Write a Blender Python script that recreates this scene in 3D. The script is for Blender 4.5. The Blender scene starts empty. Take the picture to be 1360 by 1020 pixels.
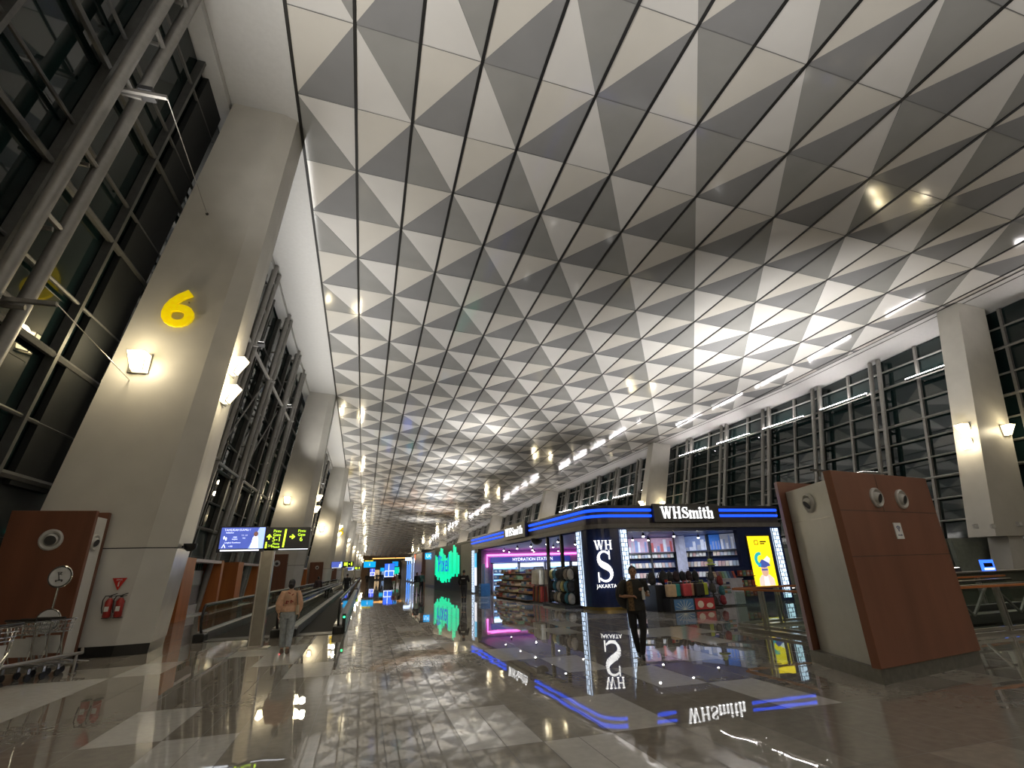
import bpy, math, random
from mathutils import Vector, Matrix, Quaternion
RN = random.Random(11)
SC = bpy.context.scene
COL = SC.collection
PI = math.pi
V = Vector
# ------------------------------------------------------------------ camera
CAMH = 1.7
FPX = 652.14
YAW, PITCH, ROLL = math.radians(16.353), math.radians(20.643), math.radians(-1.813)
_F = V((math.sin(YAW)*math.cos(PITCH), math.cos(YAW)*math.cos(PITCH), math.sin(PITCH)))
_R0 = V((math.cos(YAW), -math.sin(YAW), 0)); _U0 = _R0.cross(_F)
_R = math.cos(ROLL)*_R0 + math.sin(ROLL)*_U0
_U = -math.sin(ROLL)*_R0 + math.cos(ROLL)*_U0
def make_camera():
    cd = bpy.data.cameras.new('camera'); co = bpy.data.objects.new('camera', cd); COL.objects.link(co)
    cd.sensor_width = 36; cd.lens = FPX/1360*36; cd.clip_start = .05; cd.clip_end = 600
    m = Matrix((_R, _U, -_F)).transposed().to_4x4(); m.translation = V((0, 0, CAMH))
    co.matrix_world = m; SC.camera = co
def ray(x, y): return _F + _R*((x-680)/FPX) - _U*((y-510)/FPX)
def fl(x, y, z=0.0):
    d = ray(x, y); t = (z-CAMH)/d.z; return V((d.x*t, d.y*t, z))
def at(x, y, Y):
    d = ray(x, y); t = Y/d.y; return V((d.x*t, Y, CAMH+d.z*t))
def atx(x, y, X):
    d = ray(x, y); t = X/d.x; return V((X, d.y*t, CAMH+d.z*t))
def zc(X, Y): return 18.78 - .0723*X - .0339*Y
# ------------------------------------------------------------------ materials
MATS = {}
def mat(name, col, rough=.5, metal=0, emit=0, ecol=None, spec=.5, var=.12, scale=6, bump=0, coat=0, bscale=None, stretch=None, alpha=1, ior=1.5):
    if name in MATS: return MATS[name]
    m = bpy.data.materials.new(name); m.use_nodes = True
    nt = m.node_tree; n = nt.nodes; l = nt.links
    b = n['Principled BSDF']
    b.inputs['Roughness'].default_value = rough; b.inputs['Metallic'].default_value = metal
    b.inputs['Specular IOR Level'].default_value = spec; b.inputs['IOR'].default_value = ior
    if coat: b.inputs['Coat Weight'].default_value = coat; b.inputs['Coat Roughness'].default_value = .03
    tc = n.new('ShaderNodeTexCoord'); mp = n.new('ShaderNodeMapping'); l.new(tc.outputs['Object'], mp.inputs['Vector'])
    if stretch: mp.inputs['Scale'].default_value = stretch
    nz = n.new('ShaderNodeTexNoise'); nz.inputs['Scale'].default_value = scale; nz.inputs['Detail'].default_value = 3
    l.new(mp.outputs['Vector'], nz.inputs['Vector'])
    rp = n.new('ShaderNodeMapRange'); rp.inputs['From Min'].default_value = .3; rp.inputs['From Max'].default_value = .7
    rp.inputs['To Min'].default_value = 1-var; rp.inputs['To Max'].default_value = 1+var
    l.new(nz.outputs['Fac'], rp.inputs['Value'])
    mx = n.new('ShaderNodeMix'); mx.data_type = 'RGBA'; mx.blend_type = 'MULTIPLY'; mx.inputs['Factor'].default_value = 1
    mx.inputs['A'].default_value = (*col, 1)
    l.new(rp.outputs['Result'], mx.inputs['B'])
    l.new(mx.outputs['Result'], b.inputs['Base Color'])
    if emit:
        b.inputs['Emission Color'].default_value = (*(ecol or col), 1); b.inputs['Emission Strength'].default_value = emit
    if bump:
        bp = n.new('ShaderNodeBump'); bp.inputs['Strength'].default_value = bump; bp.inputs['Distance'].default_value = .02
        if bscale:
            n2 = n.new('ShaderNodeTexNoise'); n2.inputs['Scale'].default_value = bscale; l.new(mp.outputs['Vector'], n2.inputs['Vector'])
            l.new(n2.outputs['Fac'], bp.inputs['Height'])
        else: l.new(nz.outputs['Fac'], bp.inputs['Height'])
        l.new(bp.outputs['Normal'], b.inputs['Normal'])
    if alpha < 1: b.inputs['Alpha'].default_value = alpha
    MATS[name] = m
    return m
def glass_mat(name, tint, a=.25, rough=.02):
    """thin clear sheet: mostly see-through, mirror-like at grazing angles"""
    m = bpy.data.materials.new(name); m.use_nodes = True
    nt = m.node_tree; n = nt.nodes; l = nt.links
    n.remove(n['Principled BSDF']); out = n['Material Output']
    tr = n.new('ShaderNodeBsdfTransparent'); tr.inputs['Color'].default_value = (*tint, 1)
    gl = n.new('ShaderNodeBsdfGlossy'); gl.inputs['Roughness'].default_value = rough
    lw = n.new('ShaderNodeLayerWeight'); lw.inputs['Blend'].default_value = .5; fr = n.new('ShaderNodeMath'); fr.operation = 'POWER'; fr.inputs[1].default_value = 4.5; l.new(lw.outputs['Facing'], fr.inputs[0])
    nz = n.new('ShaderNodeTexNoise'); nz.inputs['Scale'].default_value = 2
    ad = n.new('ShaderNodeMath'); ad.operation = 'MULTIPLY_ADD'; ad.inputs[1].default_value = .08; l.new(nz.outputs['Fac'], ad.inputs[0])
    l.new(fr.outputs[0], ad.inputs[2])
    mx = n.new('ShaderNodeMixShader'); l.new(ad.outputs[0], mx.inputs['Fac']); l.new(tr.outputs[0], mx.inputs[1]); l.new(gl.outputs[0], mx.inputs[2])
    l.new(mx.outputs[0], out.inputs['Surface'])
    return m
# ------------------------------------------------------------------ mesh builder
WL = {}
def wl(o): return WL.get(o.name, V((0, 0, 0)))
class MB:
    def __init__(s): s.v = []; s.f = []; s.m = []; s.x = None
    def _p(s, p):
        p = V(p); p = s.x @ p if s.x is not None else p
        s.v.append(p); return len(s.v)-1
    def poly(s, pts, m=0):
        s.f.append([s._p(p) for p in pts]); s.m.append(m); return s
    def grid(s, rings, m=0, close=True, cap=True):
        n = len(rings[0]); ids = [[s._p(p) for p in r] for r in rings]
        for a in range(len(ids)-1):
            for k in range(n if close else n-1):
                k2 = (k+1) % n
                s.f.append([ids[a][k], ids[a][k2], ids[a+1][k2], ids[a+1][k]]); s.m.append(m)
        if cap and close:
            s.f.append(ids[0][::-1]); s.m.append(m); s.f.append(ids[-1][:]); s.m.append(m)
        return s
    def prism(s, lo, hi, m=0): return s.grid([lo, hi], m)
    def box(s, x0, x1, y0, y1, z0, z1, m=0):
        return s.prism([(x0, y0, z0), (x1, y0, z0), (x1, y1, z0), (x0, y1, z0)], [(x0, y0, z1), (x1, y0, z1), (x1, y1, z1), (x0, y1, z1)], m)
    def cbox(s, c, d, m=0): return s.box(c[0]-d[0]/2, c[0]+d[0]/2, c[1]-d[1]/2, c[1]+d[1]/2, c[2]-d[2]/2, c[2]+d[2]/2, m)
    def bar(s, p0, p1, w, h, m=0, up=(0, 0, 1)):
        p0 = V(p0); p1 = V(p1); d = (p1-p0).normalized(); u = V(up)
        a = d.cross(u)
        if a.length < 1e-4: a = d.cross(V((1, 0, 0)))
        a.normalize(); b = a.cross(d)
        q = [a*w/2+b*h/2, -a*w/2+b*h/2, -a*w/2-b*h/2, a*w/2-b*h/2]
        return s.grid([[p0+k for k in q], [p1+k for k in q]], m)
    def tube(s, p0, p1, r, r1=None, n=8, m=0): return s.path([p0, p1], [r, r if r1 is None else r1], n, m)
    def path(s, pts, r, n=8, m=0, closed=False):
        pts = [V(p) for p in pts]; N = len(pts)
        if not hasattr(r, '__len__'): r = [r]*N
        rings = []; prev = None
        for i, p in enumerate(pts):
            if closed: d = pts[(i+1) % N]-pts[i-1]
            else: d = pts[min(i+1, N-1)]-pts[max(i-1, 0)]
            d.normalize()
            if prev is None:
                a = d.cross(V((0, 0, 1)))
                if a.length < 1e-3: a = d.cross(V((0, 1, 0)))
            else:
                a = prev - d*prev.dot(d)
                if a.length < 1e-4: a = d.cross(V((0, 0, 1)))
            a.normalize(); prev = a; b = d.cross(a)
            rings.append([p+(a*math.cos(2*PI*k/n)+b*math.sin(2*PI*k/n))*r[i] for k in range(n)])
        if closed: rings.append(rings[0]); return s.grid(rings, m, cap=False)
        return s.grid(rings, m)
    def lathe(s, o, axis, prof, n=24, m=0, cap=True):
        o = V(o); d = V(axis).normalized(); a = d.cross(V((0, 0, 1)))
        if a.length < 1e-3: a = V((1, 0, 0))
        a.normalize(); b = d.cross(a)
        return s.grid([[o+d*h+(a*math.cos(2*PI*k/n)+b*math.sin(2*PI*k/n))*r for k in range(n)] for r, h in prof], m, cap=cap)
    def ell(s, c, r, nu=12, nv=8, m=0, rot=None):
        c = V(c); rings = []
        for j in range(nv+1):
            t = -PI/2+PI*j/nv; cr = max(math.cos(t), .02)
            ring = []
            for k in range(nu):
                p = V((r[0]*cr*math.cos(2*PI*k/nu), r[1]*cr*math.sin(2*PI*k/nu), r[2]*math.sin(t)))
                if rot: p = rot @ p
                ring.append(c+p)
            rings.append(ring)
        return s.grid(rings, m)
    def ext(s, pts2, o, u, v, d, m=0):
        """2-D outline extruded: o + u*x + v*y, thickness vector d"""
        o, u, v, d = V(o), V(u), V(v), V(d)
        a = [o+u*x+v*y for x, y in pts2]
        return s.prism(a, [p+d for p in a], m)
    def text(s, t, size, o, u, v, depth=.01, m=0, align='CENTER', sx=1, off=0):
        cu = bpy.data.curves.new('t', 'FONT'); cu.body = t; cu.size = size; cu.align_x = align; cu.align_y = 'CENTER'
        cu.extrude = depth/2; cu.offset = off; cu.resolution_u = 4
        ob = bpy.data.objects.new('t', cu); COL.objects.link(ob)
        me = bpy.data.meshes.new_from_object(ob.evaluated_get(bpy.context.evaluated_depsgraph_get()))
        u, v = V(u).normalized(), V(v).normalized(); w = u.cross(v); base = len(s.v)
        for q in me.vertices: s._p(V(o)+u*q.co.x*sx+v*q.co.y+w*(q.co.z))
        for p in me.polygons: s.f.append([base+i for i in p.vertices]); s.m.append(m)
        bpy.data.objects.remove(ob); bpy.data.curves.remove(cu); bpy.data.meshes.remove(me)
        return s
    def build(s, name, mats, parent=None, smooth=False, bevel=0, kind=None):
        if not isinstance(mats, (list, tuple)): mats = [mats]
        off = wl(parent) if parent else V((0, 0, 0))
        me = bpy.data.meshes.new(name); me.from_pydata([p-off for p in s.v], [], s.f)
        for m in mats: me.materials.append(m)
        if len(mats) > 1: me.polygons.foreach_set('material_index', s.m)
        me.validate(); me.update()
        if smooth:
            me.polygons.foreach_set('use_smooth', [True]*len(me.polygons))
        import bmesh
        bm = bmesh.new(); bm.from_mesh(me); bmesh.ops.recalc_face_normals(bm, faces=bm.faces); bm.to_mesh(me); bm.free()
        o = bpy.data.objects.new(name, me); COL.objects.link(o)
        if parent: o.parent = parent; WL[o.name] = off
        if bevel:
            b = o.modifiers.new('bevel', 'BEVEL'); b.width = bevel; b.segments = 2; b.limit_method = 'ANGLE'
        if smooth and not bevel:
            try: me.set_sharp_from_angle(angle=math.radians(42))
            except Exception: pass
        if kind: o['kind'] = kind
        return o
def tag(o, label, cat, group=None):
    o['label'] = label; o['category'] = cat
    if group: o['group'] = group
    return o
def thing(name, label, cat, loc=(0, 0, 0), group=None):
    o = bpy.data.objects.new(name, None); COL.objects.link(o); o.empty_display_size = .2
    o.location = loc; WL[o.name] = V(loc)
    return tag(o, label, cat, group)
def copy_tree(o, parent=None):
    c = o.copy(); COL.objects.link(c)
    if parent: c.parent = parent
    for ch in list(o.children): copy_tree(ch, c)
    return c
def place(proto, used, loc, label=None, rz=None, group=None):
    o = proto if not used else copy_tree(proto)
    o.location = loc
    if rz is not None: o.rotation_euler = (0, 0, rz)
    if label: o['label'] = label
    if group: o['group'] = group
    return o
ORD = ['first', 'second', 'third', 'fourth', 'fifth', 'sixth', 'seventh', 'eighth', 'ninth', 'tenth']
# ------------------------------------------------------------------ palette
wood = mat('walnut_laminate', (.15, .055, .028), .42, var=.18, scale=3, stretch=(1, 1, .12))
wood_orange = mat('orange_wood', (.42, .13, .03), .45, var=.15, scale=3, stretch=(1, 1, .1))  # orange-toned wood for alcove jambs and handrails
white = mat('white_panel', (.62, .62, .60), .35, var=.04)
paint = mat('column_paint', (.52, .50, .455), .42, var=.05, scale=1.2)
clad = mat('column_cladding', (.56, .55, .52), .22, var=.05, scale=1.5)
black = mat('black_base', (.012, .012, .012), .3)
dark = mat('dark_metal', (.03, .03, .032), .4)
steel = mat('steel', (.55, .55, .54), .22, metal=1, var=.06)
satin = mat('satin_steel', (.42, .40, .37), .35, metal=.9, var=.08)
tubem = mat('truss_paint', (.24, .23, .215), .38, metal=.3, var=.08)
mull = mat('mullion_paint', (.11, .11, .105), .45, metal=.3)
rubber = mat('handrail_rubber', (.012, .012, .012), .35)
stone = mat('plinth_stone', (.13, .125, .11), .35, var=.2, scale=12)
bluewall = mat('navy_panel', (.016, .028, .10), .22, var=.08)
shopgrey = mat('bronze_fascia', (.085, .075, .07), .35, metal=.5)
bluel = mat('blue_light', (.01, .06, .6), .4, emit=1.0, ecol=(.012, .09, 1))
wled = mat('white_led', (.7, .8, 1), .4, emit=1.15, ecol=(.62, .78, 1))
wsign = mat('white_sign_light', (1, 1, 1), .4, emit=1.0, ecol=(1, 1, 1))
lampm = mat('lamp_glass', (1, .85, .5), .4, emit=9, ecol=(1, .83, .46))
yellow = mat('yellow_number', (.85, .62, .0), .4, emit=.32, ecol=(1, .72, 0))
nozz = mat('nozzle_plastic', (.50, .49, .47), .3)
red = mat('red_paint', (.5, .02, .015), .35)
skin = mat('skin', (.33, .17, .10), .5, var=.06)
skinl = mat('skin_light', (.50, .30, .20), .5, var=.06)
hairm = mat('black_hair', (.012, .010, .009), .45, scale=60, var=.3)
cloth_k = mat('black_cloth', (.012, .012, .014), .8, bump=.3, bscale=20)
# ================================================================== FLOOR
TW, TL = .8, 1.62
def tile_x(k): return .33+TW*k
def build_floor():
    fd = mat('granite_taupe', (.26, .236, .203), .012, var=.10, scale=9, ior=1.9)
    fm_ = mat('granite_mid', (.33, .305, .265), .014, var=.10, scale=9, ior=1.9)
    fw = mat('granite_pale', (.58, .565, .535), .016, var=.07, scale=9, ior=1.9)
    gr = mat('grout', (.06, .055, .05), .4)
    wavy(fd, .0007); wavy(fm_, .0012); wavy(fw, .0006)
    light = set()
    for k, j in [(0, 0), (1, -1), (-1, 1), (-4, 0), (-3, -1), (-2, 2), (-3, 3), (-3, 4), (2, -2), (3, -1), (5, 0), (6, -1), (4, 1), (3, 2), (2, 3), (7, 1), (8, 3), (9, 2), (9, 3), (6, 4),
                 (7, 5), (-4, 4), (5, 5), (1, 4), (-7, 2), (-6, 3), (-7, 1), (-8, 2), (10, 3), (11, 5), (12, 4), (9, 6), (10, 6), (12, 6), (8, 7), (10, 8), (7, 8), (5, 7), (6, 9), (12, 2), (14, 3), (13, 1), (15, 2), (16, 4)]:
        light.add((k, j))
    r = random.Random(5)
    b = MB()
    for k in range(-13, 52):
        x0, x1 = tile_x(k), tile_x(k+1)
        for j in range(-12, 165):
            y0 = 7.45+TL*j; y1 = y0+TL
            if (k, j) in light: m = 2
            elif j > 5 and r.random() < (.16 if k > 3 else .07): m = 2
            elif -2 <= k <= 2 or (k > 2 and (k*7+j*3) % 11 < 2): m = 1
            else: m = 0
            b.poly([(x0, y0, 0), (x1, y0, 0), (x1, y1, 0), (x0, y1, 0)], m)
    # grout joints as hair-thin strips let in flush with the polished stone
    for k in range(-13, 53):
        x = tile_x(k); b.poly([(x-.004, -12, .0006), (x+.004, -12, .0006), (x+.004, 60, .0006), (x-.004, 60, .0006)], 3)
    for k in range(-3, 3):
        x = tile_x(k)+TW/2; b.poly([(x-.004, -12, .0006), (x+.004, -12, .0006), (x+.004, 60, .0006), (x-.004, 60, .0006)], 3)
    for j in range(-12, 36):
        y = 7.45+TL*j; b.poly([(tile_x(-13), y-.004, .0006), (tile_x(52), y-.004, .0006), (tile_x(52), y+.004, .0006), (tile_x(-13), y+.004, .0006)], 3)
    b.build('floor', [fd, fm_, fw, gr], kind='structure')
def wavy(m, strength, scale=1.6):
    n = m.node_tree.nodes; l = m.node_tree.links
    nz = n.new('ShaderNodeTexNoise'); nz.inputs['Scale'].default_value = scale; nz.inputs['Detail'].default_value = 1
    tc = n.new('ShaderNodeTexCoord'); l.new(tc.outputs['Object'], nz.inputs['Vector'])
    bp = n.new('ShaderNodeBump'); bp.inputs['Strength'].default_value = 1; bp.inputs['Distance'].default_value = strength
    l.new(nz.outputs['Fac'], bp.inputs['Height']); l.new(bp.outputs['Normal'], n['Principled BSDF'].inputs['Normal'])
# ================================================================== CEILING
CX0, CS, CY0, CR = -3.65, 2.126, 11.70, 3.15
EDGE = [(-16, 32.9), (31, 32.9), (49.9, 31.2), (79.7, 29.2), (110.5, 27.8), (141, 26.3), (172, 25), (275, 21)]
def edge(Y):
    for (a, xa), (b, xb) in zip(EDGE, EDGE[1:]):
        if Y <= b: return xa+(xb-xa)*(Y-a)/(b-a)
    return EDGE[-1][1]
LSH = [0, .1, .65, 1.0, 1.45, 2.0, 2.5, 3.0, 3.5, 4.0]
def lsh(Y):
    t = (Y-16)/30.2
    if t <= 0: return 0
    i = min(int(t), 8); return LSH[i]+(LSH[i+1]-LSH[i])*(t-i)
def build_ceiling():
    t0 = mat('panel_sheen_warm', (.56, .535, .49), .10, var=.03, scale=.6)  # panel tones, with the view-dependent sheen painted into their colour
    t1 = mat('panel_sheen_cool', (.59, .575, .555), .10, var=.03, scale=.6)
    t2 = mat('panel_sheen_slate', (.225, .225, .228), .10, var=.05, scale=.6)
    t3 = mat('panel_sheen_grey', (.27, .268, .258), .10, var=.05, scale=.6)
    so = mat('soffit_white', (.50, .495, .485), .35, var=.03)
    ln = mat('joint_black', (.008, .008, .008), .5)
    hair = mat('seam_grey', (.12, .12, .12), .5)
    for t in (t0, t1, t2, t3): wavy(t, .0035, .7)
    b = MB()
    def P(i, j):
        X = CX0+(i-1)*CS; Y = CY0+j*CR; return (X, Y, zc(X, Y))
    J0, J1 = -9, 83; rr = random.Random(3)
    for i in range(1, 19):
        for j in range(J0, J1):
            if CX0+(i-1)*CS > edge(CY0+j*CR)+1.5: continue
            a, c, d, e = P(i, j), P(i+1, j), P(i+1, j+1), P(i, j+1)
            tl = lambda pts: [(x, y, z+rr.uniform(-.012, .012)) for x, y, z in pts]
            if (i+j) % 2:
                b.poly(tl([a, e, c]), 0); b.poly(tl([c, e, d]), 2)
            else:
                up, lo = (3, 1) if j <= 0 else (1, 3)  # near rows swap dark and light to follow the painted sheen
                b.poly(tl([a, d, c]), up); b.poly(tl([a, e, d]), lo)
    # plain soffits both sides
    ys = [-16, 0, 16, 31, 40, 49.9, 64.8, 79.7, 95, 110.5, 126, 141, 172, 205, 240, 272]
    for y0, y1 in zip(ys, ys[1:]):
        e0, e1 = edge(y0), edge(y1)
        q = [(e0, y0), (e0+4.2, y0), (e1+4.2, y1), (e1, y1)]
        b.poly([(x, y, zc(x, y)-.03) for x, y in q], 4)
        s0, s1 = lsh(y0), lsh(y1)
        q = [(-6.9+s0, y0), (CX0, y0), (CX0, y1), (-6.9+s1, y1)]
        b.poly([(x, y, zc(x, y)-.02) for x, y in q], 4)
        # fascia beam above the left glass
        q = [(-6.75+s0, y0), (-6.12+s0, y0), (-6.12+s1, y1), (-6.75+s1, y1)]
        b.prism([(x, y, zc(x, y)-.35) for x, y in q], [(x, y, zc(x, y)-.01) for x, y in q], 4)
        # double black edge joint on the right
        for o in (-.06, .42):
            q = [(e0+o-.045, y0), (e0+o+.045, y0), (e1+o+.045, y1), (e1+o-.045, y1)]
            b.poly([(x, y, zc(x, y)-.045) for x, y in q], 5)
    for i in range(1, 19):
        X = CX0+(i-1)*CS; y0 = -16
        y1 = 272
        for ya in range(-16, 272):
            if edge(ya) < X: y1 = ya; break
        if y1 <= y0: continue
        b.prism([(X-.055, y0, zc(X, y0)-.03), (X+.055, y0, zc(X, y0)-.03), (X+.055, y1, zc(X, y1)-.03), (X-.055, y1, zc(X, y1)-.03)],
                [(X-.055, y0, zc(X, y0)+.05), (X+.055, y0, zc(X, y0)+.05), (X+.055, y1, zc(X, y1)+.05), (X-.055, y1, zc(X, y1)+.05)], 5)
    for j in range(J0, 30):
        Y = CY0+j*CR; x1 = edge(Y)
        b.poly([(CX0, Y-.012, zc(CX0, Y)-.014), (x1, Y-.012, zc(x1, Y)-.014), (x1, Y+.012, zc(x1, Y)-.014), (CX0, Y+.012, zc(CX0, Y)-.014)], 6)
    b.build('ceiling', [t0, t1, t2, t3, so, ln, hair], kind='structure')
# ================================================================== GLASS WALLS
def GL(Y, z): return -9.2+.133*z+lsh(Y)
def GR(Y, z): return 32.0+.25*z+edge(Y)-32.9
def build_windows():
    dkp = mat('shade_panel_black', (.012, .014, .014), .7); pane = mat('night_glass', (.006, .015, .015), .03, spec=.6, var=.3, scale=.5)
    k = 0
    for n in range(-1, 9):            # left bays
        ya = 16.8+30.2*n if n >= 0 else -14; yb = 47.0+30.2*n if n >= 0 else 16.8
        k += 1
        root = bpy.data.objects.new('window_%d' % k, None); COL.objects.link(root); root['kind'] = 'structure'
        root.location = (GL(ya, 0), ya, 0); WL[root.name] = V(root.location)
        def p(Y, z, off=0): return V((GL(Y, z)+off, Y, z))
        zt = lambda Y: zc(-6.5, Y)-.1
        ym = (ya+yb)/2
        b = MB()
        for a, c in ((ya, ym), (ym, yb)): b.poly([p(a, 0), p(c, 0), p(c, zt(c)), p(a, zt(a))])
        b.build('pane', pane, root)
        b = MB(); t = MB(); rg = MB()
        off0 = ya-16.8 if n >= 0 else -30.2
        tr = [17.6+off0+d for d in (3.8, 9.3, 14.8, 20.3, 24.0)]
        tr = [y for y in tr if ya+.9 < y < yb-2.0]
        if n == -1: tr = [0.2, 5.8, 11.4]
        ms = []
        for y in tr: ms += [(y, .34), (y+2.9, .12)]
        for y, w in ms:
            if y > yb-1.0: continue
            b.bar(p(y, 0, .1), p(y, zt(y), .1), w, .22, 0, up=(0, 1, 0)) if False else b.grid([[p(y-w/2, z, .02), p(y+w/2, z, .02), p(y+w/2, z, .26), p(y-w/2, z, .26)] for z in (0, zt(y))])
        far = n > 3
        MB().grid([[p(q, z, .03) for q in (yb-1.9, yb-.2)]+[p(yb-.2, z, .2), p(yb-1.9, z, .2)] for z in (4, zt(yb))]).build('shade_panel', dkp, root)  # black strip put in for the shaded glass beside the column
        for z in (1.4, 2.8, 4.2, 5.55, 7.2, 8.7, 10.8, 12.0, 14.0, 15.1, 17.3):
            if z > zt(yb)-.3: continue
            big = z in (4.2, 7.2, 10.8, 14.0)
            b.tube(p(ya, z, .16), p(yb, z, .16), .10 if big else .055, n=6)
        b.build('mullion_frame', mull if n else mull, root)
        for y in tr:
            for dy, r in ((-.42, .15), (.42, .16)):
                t.tube(p(y+dy, 0, .72), p(y+dy, zt(y+dy), .72), r, n=6 if far else 10)
            for z in (1.6, 4.2, 7.3, 9.3, 11.2, 13.6, 15.6, 17.4):
                if z > zt(y)-.4: continue
                rg.tube(p(y-.42, z, .72), p(y+.42, z, .72), .07, n=6)
                rg.tube(p(y, z-.15, .15), p(y+.1, z-.15, 1.0 if z in (7.3, 13.6) else .72), .06, n=6)
        if n >= 0:
            for a, c in zip(tr, tr[1:]):
                rg.tube(p(a+.42, 13.4-.9*n*.8, .72), p(c-.42, 13.4-.9*n*.8, .72), .10, n=6)
                rg.tube(p(a+.42, 7.2, .72), p(c-.42, 7.2, .72), .09, n=6)
                rg.tube(p(a+.42, 7.2, .5), p(c-.42, 13.0-.9*n*.8, .5), .05, n=6)
        t.build('truss_tube', tubem, root, smooth=True); rg.build('truss_rung', tubem, root, smooth=True)
    dk = mat('dark_sill_wall', (.02, .024, .024), .6); b = MB()
    for n in range(-1, 9):
        ya = 16.8+30.2*n if n >= 0 else -14; yb = 47.0+30.2*n if n >= 0 else 16.8
        b.prism([(GL(ya, 0)-.2, ya, 0), (GL(ya, 4)+.05, ya, 0), (GL(yb-.01, 4)+.05, yb, 0), (GL(yb-.01, 0)-.2, yb, 0)], [(GL(ya, 4)-.2, ya, 4.15), (GL(ya, 4)+.05, ya, 4.15), (GL(yb-.01, 4)+.05, yb, 4.15), (GL(yb-.01, 4)-.2, yb, 4.15)])
    b.build('wall_left', dk, kind='structure')
    for n in range(0, 8):             # right bays
        cyf = [17.4, 48.7, 79.3, 110.3, 141, 171.5, 202, 232.5, 263]
        ya = cyf[n]+.6; yb = cyf[n+1]+.6
        if n == 0: pass
        k += 1
        build_right_bay(k, ya, yb, pane)
    k += 1
    build_right_bay(k, -14, 18.0, pane)
def build_right_bay(k, ya, yb, pane):
    root = bpy.data.objects.new('window_%d' % k, None); COL.objects.link(root); root['kind'] = 'structure'
    root.location = (GR(ya, 2.4), ya, 2.4); WL[root.name] = V(root.location)
    def p(Y, z, off=0): return V((GR(Y, z)-off, Y, z))
    zt = lambda Y: zc(edge(Y)+3, Y)-.08
    b = MB(); m = 8; Ys = [ya+(yb-ya)*q/m for q in range(m+1)]
    for a, c in zip(Ys, Ys[1:]): b.poly([p(a, 2.3), p(c, 2.3), p(c, zt(c)), p(a, zt(a))])
    b.build('pane', pane, root)
    b = MB(); t = MB()
    y = yb-.9; q = 0
    while y > ya+.9:
        w = .16
        b.grid([[p(y-w/2, z, .02), p(y+w/2, z, .02), p(y+w/2, z, .2), p(y-w/2, z, .2)] for z in (2.3, zt(y))])
        if q % 2 == 1:
            for dy in (-.3, .35): t.tube(p(y+dy, 2.3, .55), p(y+dy, zt(y+dy), .55), .15, n=8)
            for z in (4, 7, 10, 12.4):
                if z < zt(y): t.tube(p(y-.3, z, .55), p(y+.35, z, .55), .08, n=6); t.tube(p(y, z, .1), p(y, z, .55), .06, n=6)
        q += 1; y -= 2.62
    for z in (3.6, 4.9, 6.2, 7.5, 8.8, 10.1, 11.4, 13.0, 14.3):
        if z > zt(yb)-.2: continue
        for a, c in zip(Ys, Ys[1:]): b.tube(p(a, z, .14), p(c, z, .14), .09 if z in (10.1, 13.0, 6.2) else .06, n=6)
    b.build('mullion_frame', tubem, root); t.build('truss_tube', tubem, root, smooth=True)
# ================================================================== COLUMNS AND THEIR LAMPS
def lerp(a, b, t): return tuple(x+(y-x)*t for x, y in zip(a, b))
def col_left(n):
    dy = 30.2*n; dx = LSH[n]
    bot = [(-8.58, 15.65), (-5.75, 15.60), (-5.05, 15.78), (-5.28, 17.6), (-8.58, 17.6)]
    top = [(-5.98, 16.0), (-4.20, 15.95), (-3.72, 16.1), (-3.70, 17.47), (-5.98, 17.47)]
    def ring(z, ins=0):
        t = z/18.9; out = []
        cx = sum(q[0] for q in bot)/5*(1-t)+sum(q[0] for q in top)/5*t; cy = 16.7
        for a, c in zip(bot, top):
            x, y = lerp(a, c, t)
            x += (cx-x)*ins; y += (cy-y)*ins
            out.append((x+dx, y+dy, z))
        return out
    names = ['nearest leaning grey column carrying the yellow number 6 above two fire extinguishers', 'leaning grey column just behind the overhead gate sign post', 'third leaning grey column along the left glass wall', 'leaning grey column carrying the far yellow number 5']
    lab = names[n] if n < 4 else ORD[n]+' leaning grey column along the left glass wall, counted from the camera'
    r = thing('column', lab, 'column', (-6.9+dx, 16.6+dy, 0), 'leaning columns of the left wall')
    zt = 18.78-.0723*(-4.8+dx)-.0339*(16.7+dy)
    b = MB(); rr = ring(zt); rr = [(x, y, zc(x, y)-.02) for x, y, z in rr]
    b.grid([ring(2.52), rr]); b.build('shaft', paint, r)
    MB().grid([ring(.24), ring(2.49)]).build('cladding', clad, r)
    MB().grid([ring(2.48, .012), ring(2.53, .012)]).build('joint', dark, r)
    MB().grid([ring(0, .008), ring(.24, .008)]).build('skirting', black, r)
    return ring
CYR = [17.4, 48.7, 79.3, 110.3, 141, 171.5, 202, 232.5]
def col_right(n):
    y0 = CYR[n]; dx = edge(y0)-32.9
    def ring(z, w=0):
        xl = 28.33+.29*z+dx; xr = 31.07+.255*z+dx
        return [(xl, y0+1.2, z), (xl, y0, z), (xr, y0, z), (xr, y0+1.2, z)]
    labs = ['nearest right leaning white column with three lit lamps, behind the wood kiosk', 'right leaning white column rising just behind the blue shop roof sign', 'third right leaning white column, rising behind the blue shop side']
    lab = labs[n] if n < 3 else ORD[n]+' leaning white column along the right glass wall, counted from the camera'
    r = thing('column', lab, 'column', (30+dx, y0+.6, 0), 'leaning columns of the right wall')
    rr = [(x, y, zc(x, y)-.04) for x, y, z in ring(zc(33+dx, y0)-.03)]
    MB().grid([ring(2.5), rr]).build('shaft', paint, r)
    lo = lambda z: [(29.7+.28*z+dx, y0+.3, z), (30.75+.28*z+dx, y0+.3, z), (30.75+.28*z+dx, y0+1.2, z), (29.7+.28*z+dx, y0+1.2, z)]
    MB().grid([lo(0), lo(2.5)]).build('pedestal', clad, r)
    return ring
LAMPS = []
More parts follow.
